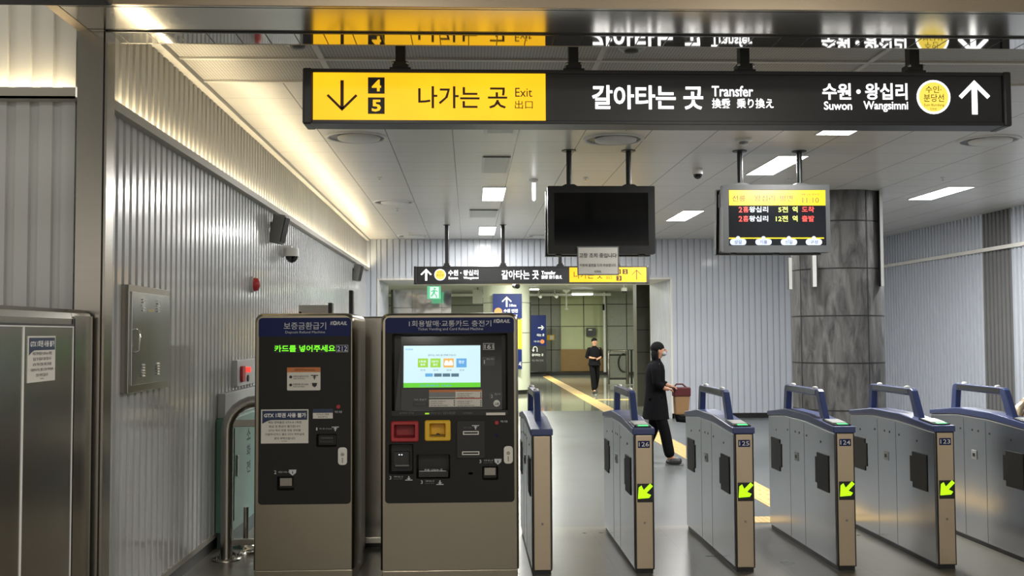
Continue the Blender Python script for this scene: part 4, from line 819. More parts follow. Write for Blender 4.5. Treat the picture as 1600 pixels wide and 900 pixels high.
# ------------------------------------------------------------------ ticket gates
def gate(x0, num, label, full=True):
    Wd = .146; y0 = 7.33; X = lambda a: x0 + a; fr = lambda u, v, w: (w, u, v)
    e = empty('ticket_gate', (x0 + Wd / 2, y0 + .82, 0), label, 'ticket gate', 'ticket gates in a row')
    Y = lambda a: y0 + a; L_ = 1.65
    b = MB(); b.prism([(Y(0), .03), (Y(L_), .03), (Y(L_), .980), (Y(1.15), 1.018), (Y(.65), 1.016), (Y(.10), .985), (Y(0), .982)], X(0), X(Wd), 'steel_gate', fr); b.build('body', e, .014, 3)
    b = MB(); b.box(X(.012), X(Wd - .012), Y(.012), Y(L_ - .012), 0, .034, 'black'); b.build('base', e)
    b = MB(); b.prism([(Y(-.006), .978), (Y(.10), .982), (Y(.65), 1.014), (Y(1.15), 1.016), (Y(L_ + .008), .978), (Y(L_ + .008), 1.016), (Y(1.15), 1.070), (Y(.60), 1.068), (Y(.12), 1.030), (Y(-.006), 1.024)], X(-.007), X(Wd + .007), 'gate_blue', fr); b.build('top_cover', e, .007, 3)
    # handle arch
    o_ = [(.36, 1.05), (.455, 1.215), (.475, 1.25), (.51, 1.264), (1.29, 1.264), (1.325, 1.25), (1.34, 1.215), (1.37, 1.05)]
    i_ = [(1.285, 1.05), (1.262, 1.208), (.535, 1.208), (.455, 1.05)]
    xa_, xb_ = X(Wd / 2 - .023), X(Wd / 2 + .023)
    poly = [(Y(a), z) for a, z in o_ + i_]
    b = MB(); n = len(poly)
    vs = [fr(u, v, xa_) for u, v in poly] + [fr(u, v, xb_) for u, v in poly]
    # ring split into posts and bar so every face stays convex
    pf = [0, 1, 10, 11]; pr = [6, 7, 8, 9]; pb = [1, 2, 3, 4, 5, 6, 9, 10]
    fs = []
    for g in (pf, pb, pr): fs += [g, [q + n for q in g[::-1]]]
    fs += [(i, (i + 1) % n, n + (i + 1) % n, n + i) for i in range(n) if i not in (7, 11)]
    b.add(vs, fs, 'gate_blue'); b.build('handle_arch', e, .006, 2)
    b = MB()
    for sx, xx in ((-1, xa_), (1, xb_)): b.box(xx - .002, xx + .002, Y(.55), Y(1.25), 1.222, 1.256, 'black_gloss')
    b.build('status_strip', e)
    for a in (.62, 1.16):
        b = MB(); b.lathe((X(Wd / 2), Y(a), 1.262), [(.022, 0), (.020, .014), (.010, .018)], 'white', 16); b.build('sensor_knob', e)
    # side pads, both sides
    for sx, xx in ((-1, X(0)), (1, X(Wd))):
        for (a, c, notch) in ((.13, .42, 1), (1.27, 1.56, -1)):
            yA, yB = Y(a), Y(c); nn = .022
            if notch > 0: pl = [(yA, .53), (yB - .04, .53), (yB - .04, .57), (yB, .57), (yB, .765), (yB - .04, .765), (yB - .04, .80), (yA, .80)]
            else: pl = [(yA + .04, .53), (yB, .53), (yB, .80), (yA + .04, .80), (yA + .04, .765), (yA, .765), (yA, .57), (yA + .04, .57)]
            b = MB(); b.prism(pl, xx - .006 if sx < 0 else xx, xx if sx < 0 else xx + .006, 'charcoal', fr); b.build('flap_cover', e, .003)
        b = MB()
        for a in (.68, 1.04): b.box(xx - .0008, xx + .0008, Y(a), Y(a + .004), .04, .99, 'black')
        b.build('panel_seams', e)
        b = MB(); xs_ = sorted((xx, xx + sx * .006)); b.box(xs_[0], xs_[1], Y(.83), Y(.91), .675, .745, 'ltgrey'); xs_ = sorted((xx + sx * .006, xx + sx * .008)); b.box(xs_[0], xs_[1], Y(.85), Y(.89), .695, .722, 'black'); b.build('sensor_box', e, .002)
        b = MB()
        for a, z in ((.30, .885), (.62, .90), (.80, .905), (.90, .905), (1.10, .90), (1.42, .87)): disc(b, Y(a), z, .009, xx - .002 if sx < 0 else xx, xx if sx < 0 else xx + .002, 'black', fr, 12)
        b.build('sensor_eyes', e)
    # front
    b = MB(); b.box(X(.006), X(Wd - .006), Y(-.003), Y(.004), .03, .978, 'black'); b.build('front_gasket', e)
    b = MB(); b.box(X(.014), X(Wd - .014), Y(-.009), Y(.003), .035, .975, 'steel_warm'); b.build('front_panel', e, .004, 3)
    b = MB(); disc(b, X(Wd / 2), .358, .009, Y(-.009), Y(-.011), 'steel_dark', n=14); b.build('lock', e)
    if full:
        b = MB(); b.box(X(.030), X(.114), Y(-.009), Y(-.012), .886, .936, 'navy'); b.text(num, X(.036), X(.108), .896, .927, Y(-.012), 'white', bold=.004, ext=.001); b.build('number_plate', e)
        b = MB(); b.box(X(.022), X(.130), Y(-.009), Y(-.014), .503, .634, 'black'); b.build('arrow_display', e)
        cx_, cz_ = X(.070), .572
        rot = lambda pts: [(cx_ + (a * .7071 + c * -.7071), cz_ + (a * .7071 + c * .7071)) for a, c in pts]
        b = MB(); b.prism(rot([(.068, .014), (.068, -.014), (-.012, -.014), (-.004, -.052), (-.032, -.052), (-.068, 0), (-.032, .052), (-.004, .052), (-.012, .014)]) if False else
                rot([(.075, .014), (.010, .014), (.022, .048), (-.002, .052), (-.062, 0), (-.002, -.052), (.022, -.048), (.010, -.014), (.075, -.014)]), Y(-.014), Y(-.0155), 'led_lime'); b.build('arrow', e)
        b = MB(); b.prism([(Y(.035), 1.027), (Y(.29), 1.046), (Y(.29), 1.054), (Y(.035), 1.035)], X(.010), X(Wd - .010), 'black_gloss', fr); b.build('card_reader', e, .002)
        b = MB(); b.prism([(Y(.10), 1.040), (Y(.27), 1.052), (Y(.27), 1.056), (Y(.10), 1.044)], X(.022), X(Wd - .022), 'ltgrey', fr); b.build('reader_label', e)
        b = MB(); b.prism([(Y(.042), 1.035), (Y(.082), 1.0385), (Y(.082), 1.041), (Y(.042), 1.038)], X(.045), X(Wd - .030), 'led_mint', fr); b.build('reader_lamp', e)
    return e
gate(at(831, 780, 7.33)[0], '', 'ticket gate without a number, beside the wide ticket machine', False)
for px_, n_, lb in ((990.7, '126', 'ticket gate numbered 126 with the dark-coated person behind it'), (1147.8, '125', 'ticket gate numbered 125 on its front panel'), (1306, '124', 'ticket gate numbered 124 in front of the slate column'), (1462.5, '123', 'ticket gate numbered 123 with gold reflections on its side')):
    gate(at(px_, 780, 7.33)[0], n_, lb)
gate(at(1462.5, 780, 7.33)[0] + .722, '122', 'ticket gate cut off by the right edge of the photo')

# ------------------------------------------------------------------ left side
XK = -1.985
zk = atx(113, 482.5, XK)[1]; yk1 = atx(113, 600, XK)[0]; yk0 = atx(-20, 600, XK)[0]; ykd = atx(33, 600, XK)[0]
for (ya, yb_, lb, door) in ((yk1, 5.52, 'narrow brushed steel cabinet bay next to the steel portal jamb', False), (3.75, yk1, 'brushed steel cabinet with the taped GTX poster at the left edge', True)):
    e = empty('steel_cabinet', (XK - .3, (ya + yb_) / 2, 0), lb, 'cabinet', 'steel cabinets at the left')
    b = MB(); b.prism([(XK - .6, .05), (XK, .05), (XK, zk - .05), (XK - .012, zk - .02), (XK - .05, zk), (XK - .6, zk)], ya + .003, yb_ - .003, 'steel', lambda u, v, w: (u, w, v)); b.build('body', e)
    b = MB(); b.box(XK - .6, XK - .01, ya, yb_, 0, .05, 'black'); b.build('plinth', e)
    b = MB(); zt = atx(60, 511, XK)[1]
    if door:
        b.box(XK, XK + .006, ykd + .006, yb_ - .012, .08, zt, 'steel'); b.build('door', e)
        b = MB(); b.box(XK, XK + .006, 3.76, ykd - .004, .08, zt, 'steel'); b.build('door', e)
        b = MB(); b.box(XK, XK + .010, ykd - .006, ykd + .006, .08, zt, 'white'); b.box(XK, XK + .009, yb_ - .020, yb_ - .012, .08, zt, 'white'); b.box(XK, XK + .009, 3.76, yb_ - .01, zt, zt + .006, 'white'); b.box(XK, XK + .009, 3.76, yb_ - .01, zt + .006, zt + .016, 'black'); b.box(XK, XK + .004, yb_ - .012, yb_ + .004, .05, zk - .05, 'black'); b.build('edge_strip', e)
    else: b.box(XK, XK + .006, ya + .012, yb_ - .008, .08, zt + .06, 'steel'); b.build('door', e)
y0_, z0_ = atx(43, 561, XK + .007)[0], atx(64, 596, XK)[1]; y1_, z1_ = atx(85.5, 561, XK + .007)[0], atx(64, 525, XK)[1]
gtx_poster(y0_, y1_, z0_, z1_, XK + .0065, LEFTW, 'white paper poster with navy GTX header taped on the left steel cabinet')
# black bar of a sign hanging close to the camera
u1 = at(178, 5, 3.36)[0]; v0 = at(100, 10, 3.36)[1]
e = empty('hanging_sign_bar', (-1.6, 3.3, v0), 'black lower edge of a hanging sign at the top left corner', 'sign')
b = MB(); b.box(-2.6, u1, 3.2, 3.36, v0, v0 + .4, 'sign_black'); b.build('housing', e, .012, 3)
b = MB(); b.box(-2.5, u1 - .06, 3.19, 3.2, v0 + .05, v0 + .35, 'black_gloss'); b.build('face', e)
for x_ in (-2.2, -1.35):
    b = MB(); b.box(x_ - .03, x_ + .03, 3.24, 3.32, v0 + .4, 3.9, 'rod'); b.build('hanging_rod', e)
# wall cabinet on ribbed wall
XW = XL + .029
ya, yb_ = atx(201, 530, XW + .045)[0], atx(264.5, 530, XW + .045)[0]; za, zb = atx(203, 615, XW + .045)[1], atx(203, 444.5, XW + .045)[1]
e = empty('wall_cabinet', (XW, (ya + yb_) / 2, za), 'stainless louvred cabinet hung on the left ribbed wall', 'cabinet')
b = MB(); L = LEFTW
b.box(XW - .01, XW + .045, ya, yb_, za, zb, 'steel_dark'); b.build('box', e, .004)
b = MB(); b.box(XW + .045, XW + .053, ya + .035, yb_ - .02, za + .045, zb - .04, 'steel_gate'); d = b.build('door', e, .002)
b = MB(); b.tube([(XW + .055, ya + .10, za + .86), (XW + .08, ya + .10, za + .85), (XW + .08, ya + .10, za + .68), (XW + .055, ya + .10, za + .67)] if zb - za > .95 else [(XW + .053, ya + .10, za + .38), (XW + .077, ya + .10, za + .37), (XW + .077, ya + .10, za + .25), (XW + .053, ya + .10, za + .24)], .007, 'chrome', 8); b.build('handle', d)
b = MB(); Hh = zb - za
for fy in (.30, .66):
    for z_base in (.14, .76):
        for i in range(5):
            yy = ya + (yb_ - ya) * fy; zz = za + Hh * (z_base + i * .026)
            b.add([(XW + .053, yy - .028, zz), (XW + .053, yy + .028, zz), (XW + .062, yy + .028, zz + .003), (XW + .062, yy - .028, zz + .003), (XW + .053, yy + .028, zz + .012), (XW + .053, yy - .028, zz + .012)], [(0, 1, 2, 3), (3, 2, 4, 5)], 'chrome')
b.build('louvres', d)
b = MB(); b.text('ESCO', ya + (yb_ - ya) * .42, ya + (yb_ - ya) * .56, za + Hh * .765, za + Hh * .785, XW + .053, 'yellow', LEFTW, ext=.001); b.build('badge', e)
# speakers on brackets
def speaker(x0, y0, x1, y1, Yc, label, s=1.0):
    xc_, zc_ = at((x0 + x1) / 2, (y0 + y1) / 2, Yc); e = empty('wall_speaker', (XW, Yc, zc_), label, 'speaker', 'wall speakers')
    b = MB(); b.box(-.055, .055, -.07, .07, -.15, .15, 'grey')
    rot = Matrix.Rotation(math.radians(12), 4, 'Y') @ Matrix.Rotation(math.radians(72), 4, 'Z')
    mv = lambda vs: [tuple(Vector((xc_, Yc, zc_)) + rot @ Vector(p)) for p in vs]
    b.v = mv(b.v); sp = b.build('casing', e, .018, 3)
    b = MB(); b.box(-.048, .048, -.078, -.07, -.13, .13, 'black'); b.v = mv(b.v); b.build('grille', e, .004)
    b = MB(); b.box(XW - .01, XW + .012, Yc + .03, Yc + .15, zc_ - .12, zc_ + .08, 'black'); b.tube([(XW, Yc + .08, zc_ + .06), (xc_ - .08, Yc + .05, zc_ + .05), (xc_, Yc, zc_ + .02)], .012, 'black', 8); b.tube([(XW, Yc + .08, zc_ - .08), (xc_, Yc, zc_ - .02)], .012, 'black', 8); b.build('bracket', e)
speaker(421, 335, 450, 381, 10.6, 'grey tilted loudspeaker on the left wall, nearer of the two')
speaker(551, 412, 566, 440, 18.1, 'small loudspeaker at the far end of the left wall')
y_, z_ = atx(441, 400, XW); x2, z2 = at(456, 392, y_)
e = dome(x2, y_, z2 + .03, 'white dome camera on a bracket of the left ribbed wall below the loudspeaker', 1.3)
b = MB(); b.box(XW - .005, XW + .02, y_ - .05, y_ + .05, z2 - .07, z2 + .05, 'white'); b.tube([(XW, y_, z2 + .03), (x2, y_, z2 + .03)], .03, 'white', 10); b.build('bracket', e)
# red strobe
y_, z_ = atx(392, 444.5, XW); e = empty('alarm_strobe', (XW, y_, z_), 'red and clear alarm strobe on the left ribbed wall', 'alarm light')
b = MB(); b.tube([(XW - .01, y_, z_), (XW + .03, y_, z_)], .075, 'ltgrey', 24); b.build('base', e)
b = MB(); b.tube([(XW + .03, y_, z_), (XW + .065, y_, z_), (XW + .085, y_, z_)], [.065, .058, .02], 'red', 24); b.build('lens', e)
# alarm box + teal hose cabinet
ya, yb_ = atx(371, 590, XW + .05)[0], atx(405, 590, XW + .05)[0]; za, zb = atx(372, 604, XW + .05)[1], atx(372, 563, XW + .05)[1]
e = empty('fire_alarm_box', (XW, (ya + yb_) / 2, za), 'light grey fire alarm box with a glowing red lamp behind the railing', 'alarm box')
b = MB(); b.box(XW - .01, XW + .05, ya, yb_, za, zb, 'ltgrey'); b.build('box', e, .004)
y_, z_ = atx(379.5, 584, XW + .06); b = MB(); b.prism(rrect(y_ - .07, y_ + .05, z_ - .07, z_ + .07, .03, 4), XW + .05, XW + .075, 'red', LEFTW); b.build('call_point', e, .004)
y_, z_ = atx(388, 577.5, XW + .07); b = MB(); b.tube([(XW + .05, y_, z_), (XW + .09, y_, z_)], .024, 'led_red', 16); b.build('lamp', e)
y_, z_ = atx(388.5, 591, XW + .06); b = MB(); b.tube([(XW + .05, y_, z_), (XW + .06, y_, z_)], .03, 'black', 16); b.build('bell_switch', e)
ya, yb_ = atx(360.5, 740, XW + .12)[0], 11.2; zt = atx(361, 655, XW + .12)[1]
e = empty('fire_hose_cabinet', (XW, (ya + yb_) / 2, 0), 'teal painted fire hose cabinet on the floor behind the railing', 'cabinet')
b = MB(); b.box(XW + .002, XW + .12, ya, yb_, .12, zt, 'teal'); b.build('body', e, .006); b = MB(); b.box(XW + .016, XW + .115, ya, yb_, 0, .12, 'teal_dark'); b.build('plinth', e)
b = MB(); b.box(XW + .12, XW + .128, ya + .10, yb_ - .6, .2, zt - .08, 'teal'); d = b.build('door', e, .003); b = MB(); b.box(XW + .128, XW + .14, ya + .16, ya + .19, .55, .72, 'steel_dark'); b.build('handle', d)
b = MB()
for i, s_ in enumerate('소화전'): b.text(s_, ya + .55, ya + .70, .80 - i * .14, .90 - i * .14, XW + .128, 'ink', LEFTW, .02, ext=.001)
b.build('lettering', e)
b = MB(); zt2 = atx(361, 607, XW + .12)[1]; b.box(XW, XW + .06, ya + .05, yb_ - .3, zt + .002, zt + .20, 'ltgrey'); b.build('upper_panel', e, .004)
# black posts beyond the machines
for (x0_, x1_, yt_, Y_, lb) in ((512.5, 519, 473, 11.4, 'short black post top showing above the narrower ticket machine'), (545, 551.5, 453.5, 11.4, 'taller black post showing above the gap between the ticket machines')):
    q = R4(x0_, yt_, x1_, yt_ + 30, Y_); b = MB(); b.box(q[0], q[1], Y_, Y_ + .12, 0, q[3], 'black'); b.box(q[0] - .05, q[1] + .05, Y_ - .05, Y_ + .17, 0, .02, 'steel_dark'); tag(b.build('black_post', None, .006), lb, 'post', 'black posts')
q0, q1 = at(468, 477, 11.5), at(513, 487, 11.5); b = MB(); b.box(q0[0], q1[0], 11.45, 11.5, q1[1] - .02, q0[1], 'steel_dark'); b.box(q0[0], q0[0] + .03, 11.45, 11.5, 0, q1[1], 'steel_dark'); tag(b.build('steel_frame_rail'), 'thin steel rail seen just above the narrower ticket machine', 'rail')

# railing behind the machines
YR = 7.98
xr, _ = at(354.5, 800, YR); zt = at(380, 627, YR)[1]; xe = at(480, 700, YR)[0]; xe2 = at(640, 700, YR)[0]
e = empty('steel_railing', (xr, YR, 0), 'curved stainless steel railing left of and behind the ticket machines', 'railing')
r_ = .045
b = MB(); pts = [(xr, YR, .01), (xr, YR, zt - .22)] + [(xr + .22 * (1 - math.cos(a)), YR, zt - .22 + .22 * math.sin(a)) for a in [math.radians(q) for q in (15, 30, 45, 60, 75, 90)]] + [(xe - .1, YR, zt), (xe, YR, zt - .03), (xe + .02, YR, zt - .12), (xe + .02, YR, .01)]
b.tube(pts, r_, 'steel', 20); b.build('top_rail', e)
b = MB(); b.lathe((xr, YR, 0), [(.11, 0), (.11, .012), (.06, .014)], 'steel', 28); b.build('base_plate', e)
for a in (45, 135, 225, 315):
    b = MB(); xx, yy = xr + .085 * math.cos(math.radians(a)), YR + .085 * math.sin(math.radians(a)); b.cyl((xx, yy, .01), (xx, yy, .035), .010, 'steel', 8); b.build('bolt', e)
for y_, hh in ((659.5, .035), (845, .03)):
    z_ = at(375, y_, YR)[1]; b = MB(); b.box(xr, xe if y_ < 700 else xe2, YR - .018, YR + .018, z_ - hh, z_ + hh * .5, 'steel'); b.build('cross_bar', e, .004)
b = MB(); z_ = at(375, 845, YR)[1]; zz = at(375, 663, YR)[1]; b.box(xr + .05, xe, YR - .006, YR + .006, z_ + .02, zz, 'clear') if False else None
# round steel disc base behind railing
x_, y_ = at(382, 855, 8.2); b = MB(); b.lathe((x_, 8.25, 0), [(.13, 0), (.13, .03), (.11, .045), (.05, .06), (.035, .1)], 'chrome', 36); b.cyl((x_, 8.25, .08), (x_, 8.25, .35), .02, 'steel', 12); tag(b.build('stanchion'), 'low round chrome stanchion base behind the railing post', 'stanchion')
# curved rail at far right
YQ = 9.6; b = MB(); x0_, z0_ = at(1588, 650, YQ); b.tube([(x0_ + .02, YQ, .0), (x0_ + .02, YQ, z0_ - .2), (x0_ + .0, YQ, z0_ - .02), (x0_ + .03, YQ, z0_ + .08), (x0_ + .10, YQ, z0_ + .14), (x0_ + .22, YQ, z0_ + .16), (x0_ + 1.2, YQ, z0_ + .16)], .04, 'steel_warm', 16)
b.tube([(x0_ + .06, YQ, z0_ - .02), (x0_ + .09, YQ, z0_ + .05), (x0_ + .2, YQ, z0_ + .07), (x0_ + 1.2, YQ, z0_ + .07)], .02, 'steel_warm', 10)
tag(b.build('curved_handrail'), 'curved steel handrail end at the far right beyond the last gate', 'handrail')

# fins on the slate column
def fin(x0, x1, y1, Y, label, k, k2, ztop=ZC, dp=.08):
    u0, u1 = at(x0, 440, Y)[0], at(x1, 440, Y)[0]; v0 = at(x0, y1, Y)[1]
    e = empty('column_sign_fin', ((u0 + u1) / 2, Y, v0), label, 'sign', 'narrow sign panels on the slate column')
    b = MB(); b.box(u0, u1, Y, Y + dp, v0, ztop, k); b.build('panel', e)
    b = MB(); b.box(*( (u1 - .035, u1 + .004) if k2 == 'R' else (u0 - .004, u0 + .045)), Y - .01, Y, v0, ztop, 'ltgrey'); b.build('edge_strip', e)
fin(1377, 1380.5, 447, 13.45, 'tall dark sign panel with a white edge on the right side of the slate column', 'tv_black', 'R', ZC, .22)
fin(1270.5, 1278, 448, 13.2, 'narrow dark sign panel with pale edge hanging below the lit display', 'tv_black', 'L', 2.7)
fin(1233.5, 1237, 452, 13.6, 'thin dark sign panel on the left side of the slate column', 'tv_black', 'R', 2.7)

# ------------------------------------------------------------------ hall signs and furniture
# exit sign
Yx = 22.0; q = R4(667.5, 447, 688.5, 467, Yx); e = empty('exit_sign', ((q[0] + q[1]) / 2, Yx, q[2]), 'green and white running-man exit sign under the opening soffit', 'exit sign')
b = MB(); b.box(q[0], q[1], Yx, Yx + .08, q[2], q[3], 'exit_green'); b.cyl(((q[0] + q[1]) / 2, Yx + .04, q[3]), ((q[0] + q[1]) / 2, Yx + .04, oz), .012, 'ltgrey'); b.build('light_box', e)
b = MB(); w_, h_ = q[1] - q[0], q[3] - q[2]; P = lambda *pts: [(q[0] + w_ * a, q[2] + h_ * c) for a, c in pts]; k = 'exit_white'; g = 'exit_green'
b.prism(P((.20, .06), (.86, .06), (.86, .94), (.20, .94)), Yx, Yx - .003, k)
disc(b, q[0] + w_ * .56, q[2] + h_ * .80, w_ * .075, Yx - .003, Yx - .005, g, n=14)
for pl in (((.46, .70), (.62, .68), (.56, .42), (.42, .46)), ((.44, .48), (.54, .42), (.34, .16), (.24, .20)), ((.50, .46), (.60, .42), (.70, .28), (.62, .26)), ((.64, .28), (.72, .30), (.74, .10), (.66, .10)), ((.46, .70), (.48, .62), (.32, .54), (.28, .60)), ((.60, .68), (.62, .60), (.78, .54), (.80, .60))): b.prism(P(*pl), Yx - .003, Yx - .005, g)
b.build('running_figure', e)
# navy sign board on the cream column
Yc = 28.85; e = empty('column_sign', (cx2, Yc, at(791, 577, Yc)[1]), 'navy and yellow sign board with an up arrow and 10m on the cream column', 'sign')
for (y0_, y1_, k, nm) in ((459, 497, 'navy', 'upper_panel'), (499.5, 545, 'yellow', 'middle_panel'), (546.5, 577, 'navy', 'lower_panel')):
    q = R4(770, y0_, 815.5, y1_, Yc); b = MB(); b.box(q[0], q[1], Yc, Yc + .1, q[2], q[3], k); b.build(nm, e)
b = MB(); q = R4(784, 463, 799.5, 479.5, Yc); arrow(b, (q[0] + q[1]) / 2, (q[2] + q[3]) / 2, .28, q[3] - q[2], .045, Yc, 'white'); T(b, '10m', 796, 475, 806.5, 479.3, Yc, 'white', .03); T(b, '수원', 787, 482.8, 797, 488.3, Yc, 'white', .02); T(b, '인천', 799, 482.8, 809, 488.3, Yc, 'white', .02)
T(b, '시', 810.5, 565, 814, 572, Yc, 'white', .02); T(b, '타는 곳 안내', 786, 491, 808, 494.5, Yc, 'white')
q = R4(772.5, 481, 784.5, 493, Yc); disc(b, (q[0] + q[1]) / 2, (q[2] + q[3]) / 2, .11, Yc, Yc - .004, 'orange'); b.build('lettering', e)
# black edge board right of the column
q = R4(826, 473, 829.5, 547, 30.5); b = MB(); b.box(q[0], q[1], 30.45, 30.7, q[2], q[3], 'black'); tag(b.build('side_board'), 'thin black board edge on the right side of the cream column', 'board')
# tall navy totem sign
Yn = 41.0; q = R4(828.5, 492.5, 853.3, 580, Yn); e = empty('totem_sign', ((q[0] + q[1]) / 2, Yn, 0), 'tall navy totem sign with a right arrow and a U-turn arrow in the hall', 'sign')
b = MB(); b.box(q[0], q[1], Yn, Yn + .12, max(q[2], .05), q[3], 'navy'); b.build('board', e); b = MB(); b.box(q[0] + .03, q[1] - .03, Yn + .02, Yn + .1, 0, .08, 'black'); b.build('foot', e)
q2 = R4(828.5, 540, 853.3, 580, Yn); b = MB(); b.box(q2[0], q2[1], Yn - .004, Yn, max(q2[2], .06), q2[3], 'tv_black'); b.build('lower_panel', e)
b = MB(); qa = R4(840.8, 508, 850.5, 516, Yn); um, vm = (qa[0] + qa[1]) / 2, (qa[2] + qa[3]) / 2; wA = (qa[1] - qa[0]) / 2
b.prism([(um - wA, vm - .02), (um + wA * .8, vm - .02), (um + wA * .8, vm + .02), (um - wA, vm + .02)], Yn, Yn - .006, 'white')
for s_ in (-1, 1): b.prism([(um + wA, vm), (um + wA - .10, vm + s_ * .10), (um + wA - .135, vm + s_ * .075), (um + wA - .05, vm)], Yn, Yn - .006, 'white')
T(b, '타는 곳', 839, 521.5, 850.5, 525.5, Yn, 'white', .02); T(b, '수원 인천', 834, 532, 843, 535, Yn, 'white'); qd = R4(844, 530.5, 850.5, 537, Yn); disc(b, (qd[0] + qd[1]) / 2, (qd[2] + qd[3]) / 2, .085, Yn, Yn - .006, 'orange')
qa = R4(831.5, 541, 840.5, 550, Yn - .004); um, vm = (qa[0] + qa[1]) / 2, (qa[2] + qa[3]) / 2
b.tube([(um - .07, Yn - .02, vm - .05), (um - .07, Yn - .02, vm + .04), (um - .03, Yn - .02, vm + .09), (um + .04, Yn - .02, vm + .09), (um + .08, Yn - .02, vm + .04), (um + .08, Yn - .02, vm - .11)], .018, 'white', 8)
b.prism([(um - .13, vm - .03), (um - .01, vm - .03), (um - .07, vm - .11)], Yn - .004, Yn - .012, 'white')
T(b, '갈아타는 곳', 831, 552.5, 849, 556.5, Yn - .005, 'white', .02); T(b, '버스 택시 안내', 831.5, 561.5, 848.5, 565, Yn - .005, 'grey', .02); b.build('lettering', e)
# small yellow notice, grey wall box, black wall unit
def plaque(x0, y0, x1, y1, Y, k, name, label, cat, d=.08, k2=None, inner=None):
    q = R4(x0, y0, x1, y1, Y); b = MB(); b.box(q[0], q[1], Y - d, Y, q[2], q[3], k)
    if inner: qi = R4(*inner, Y - d); b.box(qi[0], qi[1], Y - d - .006, Y - d, qi[2], qi[3], k2)
    return tag(b.build(name, None, .004), label, cat)
plaque(854.5, 523.5, 866, 531.5, 42.98, 'yellow', 'wall_notice', 'small yellow and white notice on the hall wall right of the totem sign', 'notice', .03, 'paper', (859, 524.5, 864.5, 530.5))
plaque(916, 512.5, 929.8, 525.5, 42.78, 'tv_grey', 'wall_box', 'grey box on the pale green hall wall above the walking person', 'wall box', .15, 'white', (919.5, 514.5, 925, 516.2))
plaque(941, 475, 944.2, 485, 42.2, 'black', 'wall_speaker_box', 'small black unit on the hall wall edge near the ceiling', 'speaker', .15)
q = R4(942.5, 457, 945.8, 582, 42.15); b = MB(); b.box(q[0], q[1], 42.05, 42.15, .12, q[3], 'ltgrey'); tag(b.build('wall_pipe'), 'thin pale vertical pipe at the corner of the green hall wall', 'pipe')
# spotlights under tray
for px_, lb in ((842, 'left one of the two small spot lamps under the hall cable tray'), (867, 'right one of the two small spot lamps under the hall cable tray'), (751, 'small spot lamp left of the cream column')):
    x_, z_ = at(px_, 461, 40.5); b = MB(); b.tube([(x_, 40.6, z_ + .12), (x_, 40.55, z_), (x_ + .05, 40.3, z_ - .08)], [.03, .07, .06], 'white', 12); b.cyl((x_, 40.6, z_ + .1), (x_, 40.6, 3.42), .012, 'white', 8); tag(b.build('spot_lamp'), lb, 'spotlight', 'small spot lamps in the hall')
# hall left panel behind column
q = R4(738.5, 452.5, 754.5, 474, 38); b = MB(); b.box(q[0], q[1], 38, 38.3, q[2], q[3], 'ltgrey'); b.cyl(((q[0] + q[1]) / 2, 38.15, q[3]), ((q[0] + q[1]) / 2, 38.15, 3.42), .03, 'ltgrey'); tag(b.build('hanging_box'), 'pale grey box hanging from the hall ceiling left of the cream column', 'box')
# folded barrier with handrail in front of the hall wall
Yb = 34; e = empty('folding_barrier', (at(965, 590, Yb)[0], Yb, 0), 'grey steel barrier with round black end posts left of the dark stone wall', 'barrier')
x0_, z0_ = at(951, 549, Yb); x1_, z1_ = at(985, 585, Yb)
b = MB(); b.tube([(x0_, Yb, .02), (x0_, Yb, z0_ - .05), (x0_ + .08, Yb, z0_ + .02), (x1_ - .1, Yb, z0_ + .02)], .035, 'steel_dark', 12); b.tube([(x0_, Yb, z0_ - .12), (x1_ - .1, Yb, z0_ - .12)], .03, 'black', 10); b.tube([(x0_, Yb, .20), (x1_ - .1, Yb, .20)], .03, 'black', 10); b.box(x0_ + .04, x1_ - .12, Yb - .01, Yb + .01, .25, z0_ - .16, 'hall_speck'); b.build('frame', e)
b = MB(); b.tube([(x1_ - .1, Yb, .02), (x1_ - .1, Yb, z0_ + .04)], .055, 'steel_dark', 14); b.tube([(x1_ + .05, Yb + .05, .02), (x1_ + .05, Yb + .05, z0_ + .04)], .035, 'black', 12); b.build('end_post', e)
b = MB(); b.tube([(x1_ - .22 + .18 * math.cos(a), Yb - .05, z0_ - .38 + .30 * math.sin(a)) for a in [math.radians(q) for q in range(80, 281, 20)]], .025, 'black', 10); b.build('end_loop', e)

# ------------------------------------------------------------------ people
def skinned(name, verts, edges, radii, k, parent, root=0, sub=1, flat=None):
    base = Vector(parent['base']); me = bpy.data.meshes.new(name); me.from_pydata([tuple(Vector(v) - base) for v in verts], edges, [])
    o = bpy.data.objects.new(name, me); S.collection.objects.link(o)
    sk = o.modifiers.new('skin', 'SKIN'); sk.use_smooth_shade = True
    bpy.context.view_layer.objects.active = o
    if not me.skin_vertices: 
        bm = bmesh.new(); bm.from_mesh(me); bm.verts.layers.skin.verify(); bm.to_mesh(me); bm.free()
    for i, r in enumerate(radii): me.skin_vertices[0].data[i].radius = r if isinstance(r, tuple) else (r, r)
    for i in range(len(verts)): me.skin_vertices[0].data[i].use_root = (i == root)
    sb = o.modifiers.new('sub', 'SUBSURF'); sb.levels = sub; sb.render_levels = sub
    dg = bpy.context.evaluated_depsgraph_get(); m2 = bpy.data.meshes.new_from_object(o.evaluated_get(dg))
    bpy.data.objects.remove(o); bpy.data.meshes.remove(me)
    m2.name = name; m2.materials.clear(); m2.materials.append(M[k]); m2.polygons.foreach_set('use_smooth', [True] * len(m2.polygons)); m2.polygons.foreach_set('material_index', [0] * len(m2.polygons))
    o = bpy.data.objects.new(name, m2); S.collection.objects.link(o); o.parent = parent; return o
def chain(pts): return [(i, i + 1) for i in range(len(pts) - 1)]
